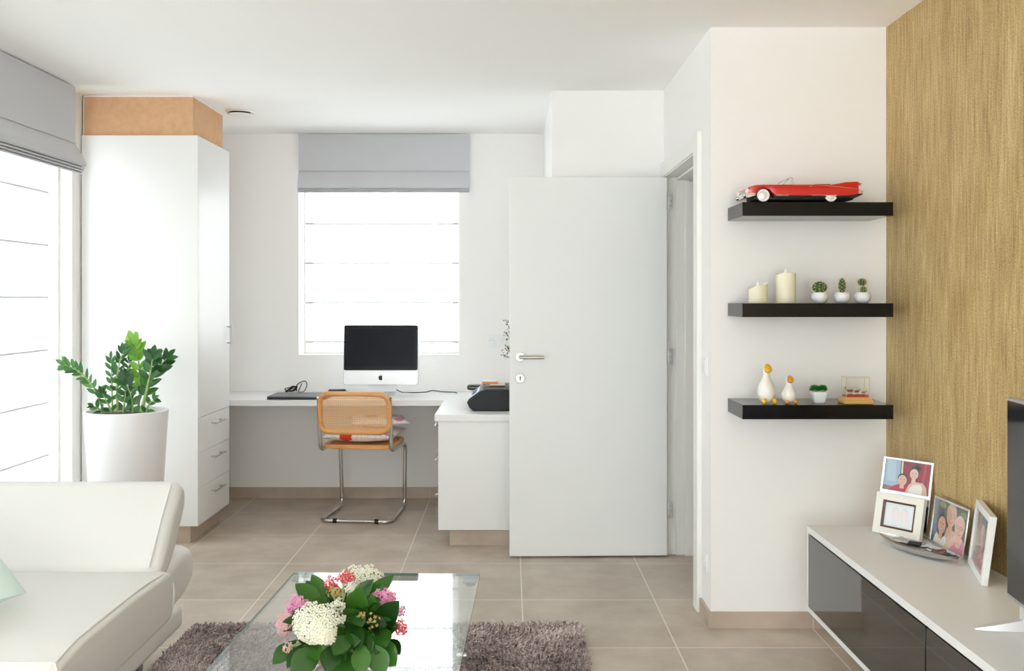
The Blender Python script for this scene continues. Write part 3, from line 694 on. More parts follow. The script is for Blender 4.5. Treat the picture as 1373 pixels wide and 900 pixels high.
# ------------------------------------------------------------------ white leather sofa
t = thing('sofa', 'white leather sofa with reclined backrest in the left foreground', 'sofa', (-1.75, 3.2, 0))
SX0, SX1 = -2.32, -1.205
def blob(name, prof, x0, x1, bulge, r, m, par, n=10):
    """rounded profile (y, z) swept along x with a rounded right end"""
    bm = nb(); cy = sum(p[0] for p in prof)/len(prof); cz = sum(p[1] for p in prof)/len(prof); rings = []
    st = [(x0, 1)] + [(x0 + (x1 - r - x0)*k/8, 1) for k in range(1, 9)] + [(x1 - r + r*math.sin(a), 1) for a in ()]
    rings = []
    for x, _ in st: rings.append([Vector((x, y, z)) for y, z in prof])
    for k in range(1, n + 1):
        a = math.pi/2*k/n; inset = r*(1 - math.cos(a)); x = x1 - r + (r + bulge)*math.sin(a)
        rg = []
        for i, (y, z) in enumerate(prof):
            pv, nx = prof[i-1], prof[(i+1) % len(prof)]
            tx_, tz_ = nx[0] - pv[0], nx[1] - pv[1]; l = math.hypot(tx_, tz_) or 1
            nyv, nzv = tz_/l, -tx_/l
            if nyv*(cy - y) + nzv*(cz - z) < 0: nyv, nzv = -nyv, -nzv
            rg.append(Vector((x, y + nyv*inset, z + nzv*inset)))
        rings.append(rg)
    rows = ring_loft(bm, rings, cap=False)
    for row in (rows[0], rows[-1]):
        cv = bm.verts.new(sum((v.co for v in row), Vector())/len(row))
        for a_, b_ in zip(row, row[1:] + row[:1]): _face(bm, (a_, b_, cv), 0)
    o = obj(name, bm, m, par, world=True, sharp=60)
    return o
def roundpoly(pts, r, n=6):
    q = [Vector((a, b, 0)) for a, b in pts]; out = []
    for i in range(len(q)):
        p, a, b = q[i], q[i-1], q[(i+1) % len(q)]; d1, d2 = a - p, b - p; k = min(r, d1.length*.48, d2.length*.48)
        s, e = p + d1.normalized()*k, p + d2.normalized()*k
        for j in range(n + 1):
            u = j/n; v = s*(1-u)**2 + p*2*u*(1-u) + e*u*u; out.append((v.x, v.y))
    return out
blob('seat', roundpoly([(2.53, .405), (2.7, .43), (3.1, .432), (3.44, .42), (3.44, .24), (2.62, .235)], .06), SX0, SX1, .012, .02, M_leather, t)
blob('rear_base', roundpoly([(3.36, .40), (3.5, .43), (3.62, .445), (3.76, .43), (3.77, .3), (3.66, .24), (3.36, .235)], .07), SX0, SX1 - .028, .012, .05, M_leather, t)
bm = nb(); box(bm, (SX0, 2.64, .172), (SX1 + .002, 3.56, .256), 0, .02, 4); obj('base_rail', bm, M_leather, t, world=True)
def lean(u, v):        # u up the back, v through its thickness
    a = R(41); return (3.372 + u*math.sin(a) + v*math.cos(a), .43 + u*math.cos(a) - v*math.sin(a))
back = [(-.01, 0), (.18, -.012), (.36, 0), (.38, .06), (.33, .12), (.1, .13), (.0, .1)]
blob('backrest', roundpoly([lean(u, v) for u, v in back], .05), SX0, SX1 - .03, .01, .04, M_leather, t)
bm = nb(); tube(bm, smoothline([(SX1 - .004, y, z) for y, z in ((2.57, .41), (2.7, .428), (2.9, .431), (3.1, .431), (3.25, .427), (3.37, .416), (3.41, .40))] + [(SX1 + .013, 3.425, .36), (SX1 + .012, 3.42, .29), (SX1 + .0, 3.41, .255)]), .004, 8)
tube(bm, smoothline([(x, 2.57, .41) for x in (SX1 - .004, -1.5, -1.9, SX0)]), .004, 8)
tube(bm, smoothline([(SX1 - .004, 2.57, .41), (SX1 + .008, 2.562, .385), (SX1 + .012, 2.585, .33), (SX1 + .01, 2.63, .25)]), .003, 8)
obj('seat_piping', bm, M_pipe, t, world=True)
bm = nb(); tube(bm, smoothline([(SX1 - .054,) + lean(u, -.012 + .004*abs(u - .18)/.18) for u in (.005, .06, .18, .29, .338)]), .0038, 8); obj('backrest_piping', bm, M_pipe, t, world=True)
for y in (3.5, 2.86):
    bm = nb(); box(bm, (-1.62, y, 0), (-1.362, y + .09, .166), 0, .003); box(bm, (-1.3625, y + .04, .07), (-1.358, y + .052, .082), 1); obj('leg', bm, [M_black, M_chrome], t, world=True)
bm = nb(); pillow(bm, .46, .46, .2, 20, puff=.42, lump=.008)
o = tag(obj('throw_cushion', bm, mat('mint_cotton', srgb(222, 240, 233), .85, bump=.2, bscale=500)), 'pale mint throw cushion leaning on the white sofa', 'cushion')
e1 = Vector((-.35, -.9, 0)).normalized(); e2 = Vector((-.75, .42, .5)); e2 = (e2 - e1*e2.dot(e1)).normalized(); e3 = e2.cross(e1)
if e3.z < 0: e3 = -e3
cc = Vector((-1.495, 2.98, .474)) + (e1 + e2)*.225
o.matrix_world = Matrix(((e1.x, e2.x, e3.x, cc.x), (e1.y, e2.y, e3.y, cc.y), (e1.z, e2.z, e3.z, cc.z), (0, 0, 0, 1)))
t = thing('floor_toy', 'red rounded tip of an object in front of the sofa, at the lower left', 'toy', (-1.162, 2.36, 0))
bm = nb(); lathe(bm, [(.001, .001), (.06, .001), (.062, .02), (.03, .06), (.022, .2), (.02, .40), (.001, .402)], 28); obj('stand', bm, M_white, t)
bm = nb(); ball(bm, (0, 0, .43), .037, 0, 24); obj('top', bm, mat('red_rubber', srgb(214, 52, 58), .4), t)

# ------------------------------------------------------------------ shaggy rug
import numpy as np
t = thing('shag_rug', 'brown mauve long-pile shag rug under the glass table', 'rug', (-.51, 3.0, 0))
bm = nb(); box(bm, (-1.32, 1.95, .0005), (.295, 4.035, .012)); obj('backing', bm, mat('rug_backing', srgb(104, 88, 86), .95), t, world=True)
rg = np.random.default_rng(4); Nn = 62000
ys = 1.95 + 2.085*(1 - rg.random(Nn)**1.0); xs = -1.32 + 1.615*rg.random(Nn)
keep = ys > 2.55; xs, ys = xs[keep], ys[keep]; Nn = len(xs)
ang = rg.random(Nn)*2*np.pi + .0; flow = np.sin(xs*7 + np.sin(ys*5)*2)*1.2 + np.cos(ys*6 + xs*3)
dirx = np.cos(flow*1.2 + rg.normal(0, .7, Nn)); diry = np.sin(flow*1.2 + rg.normal(0, .7, Nn))
ln = .024 + .011*rg.random(Nn); lean_ = .45 + .4*rg.random(Nn)
wd = .0021 + .0014*rg.random(Nn); wa = rg.random(Nn)*np.pi
bx = np.stack([xs, ys, np.full(Nn, .011)], 1)
md = bx + np.stack([dirx*ln*lean_*.35, diry*ln*lean_*.35, ln*.62], 1)
tp = bx + np.stack([dirx*ln*lean_*1.05, diry*ln*lean_*1.05, ln*(.95 - .35*lean_)], 1)
sdv = np.stack([np.cos(wa)*wd, np.sin(wa)*wd, np.zeros(Nn)], 1)
V = np.stack([bx - sdv, bx + sdv, md - sdv, md + sdv, tp], 1).reshape(-1, 3) - np.array([-.51, 3.0, 0])
b5 = np.arange(Nn)*5
faces = [(i, i+1, i+3, i+2) for i in b5] + [(i+2, i+3, i+4) for i in b5]
me = bpy.data.meshes.new('pile'); me.from_pydata(V.tolist(), [], faces)
m = mat('shag_pile', srgb(150, 132, 130), .75, sheen=.3); n = m.node_tree.nodes; L = m.node_tree.links
ge = n.new('ShaderNodeNewGeometry'); rp = n.new('ShaderNodeValToRGB'); e = rp.color_ramp.elements
e[0].position, e[0].color = 0, srgb(98, 78, 74); e[1].position, e[1].color = 1, srgb(236, 222, 218); q = e.new(.5); q.color = srgb(180, 158, 154)
tcn = n.new('ShaderNodeTexCoord'); nz = n.new('ShaderNodeTexNoise'); nz.inputs['Scale'].default_value = 6; nz.inputs['Detail'].default_value = 3
ad = n.new('ShaderNodeMath'); ad.operation = 'MULTIPLY_ADD'; ad.inputs[1].default_value = .65
sb = n.new('ShaderNodeMath'); sb.operation = 'MULTIPLY_ADD'; sb.inputs[1].default_value = 1.6; sb.inputs[2].default_value = -.62
L.new(tcn.outputs['Object'], nz.inputs['Vector']); L.new(nz.outputs['Fac'], sb.inputs[0]); L.new(ge.outputs['Random Per Island'], ad.inputs[0]); L.new(sb.outputs[0], ad.inputs[2])
L.new(ad.outputs[0], rp.inputs[0]); L.new(rp.outputs[0], n['Principled BSDF'].inputs['Base Color'])
me.materials.append(m); o = bpy.data.objects.new('pile', me); C.objects.link(o); o.parent = t; o['kind'] = 'stuff'

# ------------------------------------------------------------------ glass coffee table
TZ = .34
t = thing('coffee_table', 'low clear glass coffee table with steel corner fittings on the rug', 'table', (-.485, 3.06, 0), R(-1.7))
tw_, tl_ = .708, 1.2
bm = nb(); prism(bm, rrect(tw_, tl_, .006, 3), lambda u, v, q: Vector((u, v, q)), TZ - .010, TZ)
for f in bm.faces:
    f.material_index = 0 if len(f.verts) > 4 else 1
obj('table_top', bm, [M_tglass, M_edge], t, flat=True)
for y in (-.54, .54):
    bm = nb(); box(bm, (-.325, y - .005, .052), (.325, y + .005, TZ - .011)); obj('glass_leg', bm, [M_tglass], t, flat=True)
for sx in (-1, 1):
    for sy in (-1, 1):
        bm = nb(); x, y = sx*.32, sy*.568
        box(bm, (x - .028, y - .026, TZ - .02), (x + .028, y + .026, TZ - .0105), 0, .004)
        tube(bm, [(x, y, TZ - .0205), (x, y, TZ - .034)], .016, 16)
        obj('bracket', bm, mat('grey_fitting_metal', srgb(150, 152, 154), .4, metal=.5), t)
for sx in (-1, 1):
    for sy in (-1, 1):
        bm = nb(); box(bm, (sx*.29 - .02, sy*.54 - .012, .0455), (sx*.29 + .02, sy*.54 + .012, .06), 0, .003); obj('foot', bm, M_steel, t)

# ------------------------------------------------------------------ flowering kalanchoes in a bowl on the table
FY = 2.78
t = thing('flower_bowl', 'bowl of white, pink and red flowering kalanchoe on the glass table', 'plant', (P(456, 0, FY).x, FY, TZ))
bm = nb(); lathe(bm, [(.001, .001), (.06, .001), (.07, .005), (.112, .06), (.125, .1), (.12, .104), (.112, .1), (.1, .075), (.001, .075)], 48); obj('bowl', bm, mat('tan_ceramic', srgb(196, 168, 150), .5), t)
bm = nb(); lathe(bm, [(.001, .09), (.09, .088), (.109, .085), (.1, .078), (.001, .078)], 32); obj('soil', bm, M_soil, t)
bm = nb(); rk = random.Random(21)
ML_k = leaf_mat('kalanchoe_leaf', srgb(28, 66, 24), srgb(70, 118, 42), .22)
spec = [(437, 874, 481, 858, 27, 2.63), (476, 835, 482, 790, 30, 2.74), (492, 855, 464, 818, 27, 2.70), (500, 855, 532, 808, 30, 2.72), (432, 868, 390, 903, 32, 2.60),
        (466, 872, 462, 910, 42, 2.62), (500, 862, 514, 905, 27, 2.62), (398, 858, 366, 890, 20, 2.66), (428, 866, 398, 838, 24, 2.66), (514, 858, 536, 876, 20, 2.7),
        (478, 855, 492, 882, 22, 2.64), (410, 832, 438, 800, 22, 2.82), (500, 858, 530, 892, 30, 2.66), (430, 870, 404, 880, 22, 2.63), (455, 868, 470, 835, 30, 2.72),
        (440, 860, 415, 822, 30, 2.7), (500, 845, 498, 800, 24, 2.74), (512, 850, 532, 838, 22, 2.72), (470, 850, 448, 878, 24, 2.61), (484, 860, 484, 905, 24, 2.60), (408, 862, 385, 895, 16, 2.62), (450, 862, 438, 900, 26, 2.6), (488, 850, 508, 832, 20, 2.68), (478, 842, 498, 872, 26, 2.655), (506, 868, 482, 852, 24, 2.66), (470, 845, 490, 862, 24, 2.65), (512, 846, 500, 878, 26, 2.65), (445, 868, 462, 884, 24, 2.62), (420, 862, 428, 884, 24, 2.62), (505, 842, 518, 866, 24, 2.66)]
for bx_, by_, tx_, ty_, wpx, Y in spec:
    leaf(bm, P(bx_, by_, Y + .06), P(tx_, ty_, Y), wpx*Y/F*1.12, (rk.uniform(-.3, .3), -1, rk.uniform(.5, 1)), .1, 14, 1.25, wavy=.02)
cx, cy = P(456, 0, FY).x, FY
for k in range(70):
    a_ = rk.uniform(0, 2*math.pi); rad = rk.uniform(.05, .15); z0 = TZ + .09
    b_ = Vector((cx + .5*rad*math.cos(a_), cy + .5*rad*math.sin(a_), z0 + rk.uniform(0, .06)))
    e_ = Vector((cx + (rad + .03)*math.cos(a_), cy + (rad + .03)*math.sin(a_), z0 + rk.uniform(0, .1) + .04*(math.sin(a_) > 0)))
    leaf(bm, b_, e_, rk.uniform(.045, .065), (.3*math.cos(a_), .3*math.sin(a_) - .3, 1), .12, 12, 1.25, wavy=.02)
obj('foliage', bm, ML_k, t, world=True)
def fl_mat(name, c1, c2):
    return leaf_mat(name, c1, c2, .6)
MF = {'w': fl_mat('white_petal', srgb(250, 248, 236), srgb(238, 236, 214)), 'p': fl_mat('pink_petal', srgb(226, 120, 176), srgb(240, 172, 204)), 'r': fl_mat('red_petal', srgb(208, 52, 70), srgb(228, 96, 106)),
      'y': fl_mat('bud_petal', srgb(206, 190, 110), srgb(196, 140, 96)), 'l': fl_mat('pale_pink_petal', srgb(238, 176, 204), srgb(228, 190, 160))}
M_eye = mat('flower_eye', srgb(196, 190, 96), .6)
def cluster(px, py, rx, ry, Y, n, kind, size=.0092, depth=.6, label=None):
    c = P(px, py, Y); s = Y/F; bm = nb()
    for k in range(n):
        ph = k*2.39996; q = (k + .5)/n; rr2 = math.sqrt(q)
        u, v = rr2*math.cos(ph), rr2*math.sin(ph); h = math.sqrt(max(0, 1 - rr2*rr2*.95))
        nrm = Vector((u*.9, -h*.8 - .15, v*.9 + .35)).normalized()
        p = c + Vector((u*rx*s, -h*rx*s*depth, v*ry*s)) + Vector((rk.uniform(-1, 1), rk.uniform(-1, 1), rk.uniform(-1, 1)))*.002
        a1 = nrm.orthogonal().normalized(); a2 = nrm.cross(a1); r0 = rk.uniform(0, 1.57); sz = size*rk.uniform(.8, 1.1)
        m0 = bm.verts.new(p)
        for j in range(4):
            d = lambda a: a1*math.cos(r0 + a) + a2*math.sin(r0 + a)
            aa = j*math.pi/2
            v1 = bm.verts.new(p + d(aa - .62)*sz*.75 + nrm*sz*.2); v2 = bm.verts.new(p + d(aa)*sz*1.08 + nrm*sz*.12); v3 = bm.verts.new(p + d(aa + .62)*sz*.75 + nrm*sz*.2)
            _face(bm, (m0, v1, v2, v3), 0)
        if k % 2 == 0: ball(bm, p + nrm*sz*.16, sz*.16, 1, 6)
    # stalks running down into the foliage
    for k in range(5):
        u = rk.uniform(-.5, .5)
        tube(bm, [c + Vector((u*rx*s, 0, -.2*ry*s)), (c*.45 + Vector((cx, cy, TZ + .1))*.55)], .0018, 5, 2)
    obj('flower_cluster', bm, [MF[kind], M_eye, M_stem], t, world=True, flat=True, label=label)
cluster(424, 834, 31, 28, 2.62, 120, 'w', label='large white flower head')
cluster(436, 853, 15, 9, 2.60, 34, 'w', label='white florets below the large head')
cluster(486, 772, 30, 16, 2.92, 84, 'w', .0085, label='white flower head at the back')
cluster(503, 784, 14, 9, 2.9, 22, 'w', .0075, label='cream flower head at the back right')
cluster(453, 812, 10, 9, 2.72, 12, 'w', label='small white flower head')
cluster(459, 831, 5, 6, 2.7, 5, 'w', label='few white florets')
cluster(399, 812, 15, 14, 2.76, 30, 'p', label='pink flower head on the left')
cluster(382, 836, 11, 16, 2.76, 24, 'l', label='fading pink and cream flower head on the left')
cluster(514, 800, 19, 11, 2.8, 34, 'p', label='pink flower head on the right')
cluster(535, 818, 8, 7, 2.82, 9, 'p', label='small pink flower head at the right edge')
cluster(464, 773, 11, 8, 2.84, 14, 'r', label='red flower head at the top')
cluster(444, 780, 8, 9, 2.84, 9, 'r', label='small red flower head at the top left')
cluster(471, 788, 8, 6, 2.82, 9, 'w', label='small white florets under the red head')
cluster(452, 793, 13, 8, 2.83, 18, 'y', .006, label='yellowish red buds')
cluster(537, 841, 8, 10, 2.74, 12, 'r', label='red flower head at the right edge')
cluster(386, 868, 7, 7, 2.66, 8, 'l', .007, label='small pale pink flower head low on the left')
cluster(500, 832, 9, 12, 2.68, 9, 'y', .0055, label='green yellow buds')
cluster(486, 824, 5, 5, 2.68, 5, 'y', .005, label='tiny orange buds')

# ------------------------------------------------------------------ floating shelves and what stands on them
SHX0, SHX1, SHY0 = .911, 1.503, 3.793
for z0, z1, lab in ((1.703, 1.757, 'top black floating shelf carrying the red model car'), (1.306, 1.36, 'middle black floating shelf carrying candles and cacti'), (.905, .961, 'bottom black floating shelf carrying ducks and a display case')):
    bm = nb(); box(bm, (SHX0, SHY0, z0), (SHX1, 4.049, z1))
    tag(obj('wall_shelf', bm, M_black, bev=.0015), lab, 'shelf', 'black floating shelves')

# --- red model convertible
t = thing('model_car', 'red vintage convertible model car with tail fins on the top shelf', 'model car', (.935, 3.89, 1.7575))
M_red = mat('red_car_paint', srgb(206, 20, 14), .2, coat=.6)
def lerp(tab, u):
    for (a, va), (b, vb) in zip(tab, tab[1:]):
        if u <= b: return va + (vb - va)*max(0, (u - a))/(b - a)
    return tab[-1][1]
top = [(0, .057), (.006, .061), (.03, .067), (.08, .069), (.15, .069), (.25, .0685), (.31, .0675), (.35, .072), (.385, .0795), (.42, .0815), (.437, .0815)]
deck = [(0, .054), (.02, .059), (.06, .064), (.14, .067), (.18, .066), (.27, .066), (.3, .066), (.40, .058), (.437, .05)]
low = [(0, .034), (.012, .032), (.03, .031), (.033, .036), (.042, .05), (.055, .056), (.068, .056), (.085, .050), (.1, .036), (.108, .0285), (.2, .0275), (.3, .027), (.35, .026), (.40, .028), (.437, .034)]
half = [(0, .085), (.01, .088), (.04, .089), (.15, .09), (.35, .09), (.437, .084)]
us = [0, .004, .01, .02, .03, .034, .042, .05, .055, .06, .068, .078, .085, .092, .1, .108, .13, .152, .18, .21, .249, .27, .3, .32, .34, .36, .385, .4, .42, .437]
bm = nb(); rings = []
for u in us:
    W, zt, zl, zd = lerp(half, u), lerp(top, u), lerp(low, u), lerp(deck, u); zm = (zl + min(zt, .068))/2
    fin = max(0, zt - .0695); wt = W*(.985) - .1*fin
    cockpit = .172 < u < .305
    zin = .04 if cockpit else zd
    sec = [(W*.97, zl), (W, zm), (wt, min(zt, .066)), (W*.97 - .15*fin, zt), (W*.9 - .3*fin, zt - .001 - .4*fin), (W*.84, min(zd + .001, zt)), (W*.78, zin if cockpit else zd), (W*.4, zin if cockpit else zd + .003)]
    rings.append([Vector((u, -y, z)) for y, z in sec] + [Vector((u, y, z)) for y, z in reversed(sec)])
ring_loft(bm, rings); obj('body', bm, M_red, t, sharp=35)
bm = nb(); box(bm, (.03, -.062, .012), (.425, .062, .03), 0, .004); box(bm, (.10, -.082, .02), (.43, .082, .029)); prism(bm, [(.42, .03), (.456, .042), (.452, .03), (.42, .016)], lambda u, v, q: Vector((u, q, v)), -.08, .08); obj('chassis', bm, M_rubber, t)
bm = nb()
prism(bm, [(-.001, .042), (-.006, .039), (-.009, .03), (-.006, .021), (.002, .019), (.03, .027), (.03, .033), (.004, .034)], lambda u, v, q: Vector((u, q, v)), -.086, .086)
for y in (-.06, .06): ball(bm, (-.008, y, .03), .010, 0, 12, sx=.8, sy=1.4)
box(bm, (-.004, -.05, .046), (.002, .05, .048)); box(bm, (-.004, -.05, .041), (.002, .05, .0425))
for k in range(12): box(bm, (-.003, -.05 + k*.0088, .036), (.001, -.048 + k*.0088, .05))
box(bm, (-.004, -.0905, .031), (.028, -.089, .036)); box(bm, (.108, -.0915, .026), (.16, -.0898, .0285)); box(bm, (.25, -.0915, .0265), (.35, -.0898, .028))
prism(bm, [(.437, .05), (.452, .048), (.456, .042), (.452, .035), (.437, .034)], lambda u, v, q: Vector((u, q, v)), -.086, .086)
tube(bm, smoothline([(.3, -.0905, .0665), (.36, -.0905, .06), (.43, -.0885, .0525), (.44, -.0865, .046), (.436, -.0865, .036)]), .0009, 6)
tube(bm, smoothline([(.03, -.0895, .068), (.15, -.0895, .0695), (.25, -.0895, .069), (.3, -.0905, .0665)]), .0007, 6)
box(bm, (.24, -.0918, .0625), (.252, -.0905, .064))
obj('bumper', bm, M_silver, t, label='chrome bumpers, grille and side strips')
for y in (-.068, .068):
    for dy in (-.011, .011):
        bm = nb(); ball(bm, (.001, y + dy, .0475), .0088, 0, 14, sx=.6); obj('headlight', bm, mat('lamp_glass', srgb(240, 238, 236), .1), t)
for x, rr3 in ((.0615, .0275), (.328, .0275)):
    for sy in (-1, 1):
        bm = nb(); yy = sy*(.083 if x < .2 else .0815); q = lambda prof, mi: ring_loft(bm, [[Vector((x + r_*math.cos(k*math.pi/14), yy + sy*o_, .028 + r_*math.sin(k*math.pi/14))) for k in range(28)] for r_, o_ in prof], mi)
        q([(.015, -.022), (.026, -.022), (.0275, -.018), (.0275, -.004), (.0255, -.0005), (.024, 0)], 0)
        q([(.0245, -.002), (.0243, .0003), (.0165, .0006), (.016, -.001)], 1)
        q([(.016, -.002), (.0158, .0012), (.012, .0015), (.008, .0025), (.001, .003)], 2)
        obj('wheel', bm, [M_rubber, M_white, mat('wheel_cap', srgb(236, 236, 238), .25, metal=.3)], t)
bm = nb()
tube(bm, fillet([(.134, -.078, .0665), (.17, -.07, .098), (.17, .07, .098), (.134, .078, .0665)], .012), .0014, 8)
tube(bm, [(.181, -.08, .066), (.178, -.074, .099), (.170, -.07, .098)], .0012, 8); tube(bm, [(.181, .08, .066), (.178, .074, .099), (.170, .07, .098)], .0012, 8)
obj('windscreen_frame', bm, M_chrome, t)
bm = nb(); ring_loft(bm, [[Vector((.136, -.074, .067)), Vector((.168, -.067, .096)), Vector((.169, -.067, .096)), Vector((.137, -.074, .067))], [Vector((.136, .074, .067)), Vector((.168, .067, .096)), Vector((.169, .067, .096)), Vector((.137, .074, .067))]]); obj('windscreen', bm, M_case, t, flat=True)
bm = nb(); box(bm, (.27, -.066, .064), (.334, .066, .0745), 0, .004, 3); obj('folded_roof', bm, mat('dark_red_cloth', srgb(150, 18, 22), .6), t)
bm = nb()
for x in (.215, .262): box(bm, (x, -.064, .042), (x + .014, .064, .0705), 0, .004); box(bm, (x - .03, -.064, .042), (x, .064, .05), 0, .003)
obj('seat', bm, mat('cream_seat', srgb(226, 208, 196), .5), t)
bm = nb(); tube(bm, [(.19 + 0*k, -.035 + .016*math.cos(k*math.pi/10), .066 + .012*math.sin(k*math.pi/10)) for k in range(20)], .001, 6, closed=True); obj('steering_wheel', bm, M_white, t)
for sy in (-1, 1):
    for dz in (0, .0055):
        bm = nb(); ring_loft(bm, [[Vector((xx, sy*.081 + r_*math.cos(k*math.pi/6), .069 + dz + r_*math.sin(k*math.pi/6))) for k in range(12)] for xx, r_ in ((.432, .0026), (.44, .0026), (.452, .0002))]); obj('tail_light', bm, mat('tail_lamp', srgb(150, 70, 50), .2), t)

# --- wax candles
M_wax = mat('ivory_wax', srgb(240, 234, 208), .55, sub=.15)
def candle(label, x, y, r, h, slope, dip):
    t = thing('candle', label, 'candle', (x, y, 1.3605), 0, 'ivory candles on the middle shelf')
    bm = nb(); N = 36; rg = []
    f = lambda a, rr: h + slope*rr/r*math.cos(a)*.5 - (.006 if rr < r else 0)*(0 if rr > r*.9 else 1) + dip*.003*math.sin(3*a + 1)
    for rr, zz in ((r*.97, 0), (r, .004), (r*.985, .5), (r, .85), (r*1.0, 1), (r*.9, 1.0), (r*.78, .93), (.0005, .92)):
        rg.append([Vector((rr*(1 + .012*math.sin(k*7*2*math.pi/N + zz*3))*math.cos(k*2*math.pi/N), rr*(1 + .012*math.sin(k*7*2*math.pi/N + zz*3))*math.sin(k*2*math.pi/N), zz if zz < .1 else zz*f(k*2*math.pi/N, rr))) for k in range(N)])
    ring_loft(bm, rg); obj('wax', bm, M_wax, t)
    bm = nb(); lathe(bm, [(.001, h*.9), (.004, h*.9), (.0065, h + .004), (.004, h + .014), (.0005, h + .02)], 12, sy=.6); obj('wick', bm, mat('led_flame', srgb(250, 246, 232), .4), t)
candle('short ivory candle with slanted top, leftmost on the middle shelf', P(1016.5, 0, 3.9).x, 3.9, .038, .07, .022, 1)
candle('tall ivory candle beside the cacti on the middle shelf', P(1053.5, 0, 3.9).x, 3.9, .0395, .12, .006, 1)

# --- three cacti in round white pots
M_cac = mat('cactus_green', srgb(64, 92, 34), .5); M_spine = mat('cactus_spine', srgb(232, 214, 190), .6)
def cactus(label, px, blobs, seed):
    x = P(px, 0, 3.88).x; t = thing('potted_cactus', label, 'cactus', (x, 3.88, 1.3605), 0, 'mini cacti in white pots')
    bm = nb(); lathe(bm, [(.001, .0), (.018, .0), (.026, .005), (.033, .02), (.032, .033), (.025, .043), (.023, .043), (.022, .038), (.001, .036)], 32); obj('pot', bm, M_ceramic, t)
    bm = nb(); sp_ = nb(); rr4 = random.Random(seed)
    for cz, rad, sz, cxo in blobs:
        N = 40; rings = []
        for i in range(15):
            th = math.pi*i/14; rings.append([Vector((cxo + rad*math.sin(th)*(1 + .1*math.cos(10*k*2*math.pi/N))*math.cos(k*2*math.pi/N), rad*math.sin(th)*(1 + .1*math.cos(10*k*2*math.pi/N))*math.sin(k*2*math.pi/N), cz - rad*sz*math.cos(th))) for k in range(N)])
        ring_loft(bm, rings)
        for k in range(10):
            a = k*2*math.pi/10
            for th in (.7, 1.15, 1.6, 2.1):
                th2 = th + .2*(k % 2); p = Vector((cxo + rad*1.1*math.sin(th2)*math.cos(a), rad*1.1*math.sin(th2)*math.sin(a), cz + rad*sz*math.cos(th2)))
                nr = Vector((math.sin(th2)*math.cos(a), math.sin(th2)*math.sin(a), math.cos(th2)*.8)); ball(sp_, p, .0016, 0, 6)
                for _ in range(3):
                    d = (nr + Vector((rr4.uniform(-.5, .5), rr4.uniform(-.5, .5), rr4.uniform(-.5, .5)))).normalized(); tube(sp_, [p, p + d*.011], .00035, 3)
    b = obj('cactus_body', bm, M_cac, t); obj('spines', sp_, M_spine, t, flat=True)
cactus('round ball cactus in white pot, left one of the three cacti', 1099, [(.063, .0275, .85, 0)], 1)
cactus('upright column cactus in white pot, middle one of the three cacti', 1129, [(.07, .0135, 2.25, 0)], 2)
cactus('double ball cactus in white pot, right one of the three cacti', 1156.5, [(.053, .0125, 1.2, .003), (.084, .016, .95, -.002)], 3)

# --- two ceramic ducks
M_duck = mat('glazed_white', srgb(240, 238, 230), .3, coat=.3); M_beak = mat('yellow_glaze', srgb(236, 182, 40), .25, coat=.4); M_beak2 = mat('orange_glaze', srgb(232, 150, 40), .25, coat=.4)
def duck(label, px, h, w_, mb, rz, y):
    t = thing('duck_figurine', label, 'figurine', (P(px, 0, y).x, y, .9615), rz, 'white duck figurines on the bottom shelf')
    k = h; bm = nb()
    prof = [(.001, .02), (.25, .03), (.4, .1), (.47, .22), (.48, .32), (.43, .45), (.32, .56), (.22, .66), (.185, .74), (.18, .8), (.215, .86), (.235, .91), (.2, .965), (.1, .995), (.001, 1.0)]
    lathe(bm, [(a*w_, b*k) for a, b in prof], 36, sy=.95); ball(bm, (0, w_*.36, k*.26), w_*.2, 0, 14, sy=1.5, sz=.7); obj('body', bm, M_duck, t)
    for sg in (-1, 1):
        bm = nb(); ball(bm, (sg*w_*.43, .0, k*.27), w_*.2, 0, 14, sx=.35, sy=1.2, sz=1.35); obj('wing', bm, M_duck, t)
        bm = nb(); ball(bm, (sg*w_*.3, -w_*.4, k*.065), w_*.16, 0, 14, sx=.85, sy=1.2, sz=1.5*k/.15*.75); obj('foot', bm, mb, t)
    bm = nb(); q = k*.9
    ring_loft(bm, [[Vector((a*w_*math.cos(j*math.pi/8), -w_*yy, q + zz*k + b*w_*math.sin(j*math.pi/8))) for j in range(16)] for a, b, yy, zz in ((.2, .26, .12, 0), (.2, .24, .24, -.01), (.19, .15, .34, -.03), (.15, .07, .42, -.05), (.02, .01, .46, -.055))])
    obj('beak', bm, mb, t)
    for sg in (-1, 1):
        bm = nb(); ball(bm, (sg*w_*.17, -w_*.17, k*.935), w_*.03, 0, 8); obj('eye', bm, M_rubber, t)
duck('taller white ceramic duck with yellow beak, leftmost on the bottom shelf', 1027.5, .154, .072, M_beak, R(8), 3.86)
duck('shorter white ceramic duck with orange beak on the bottom shelf', 1058, .106, .06, M_beak2, R(6), 3.86)

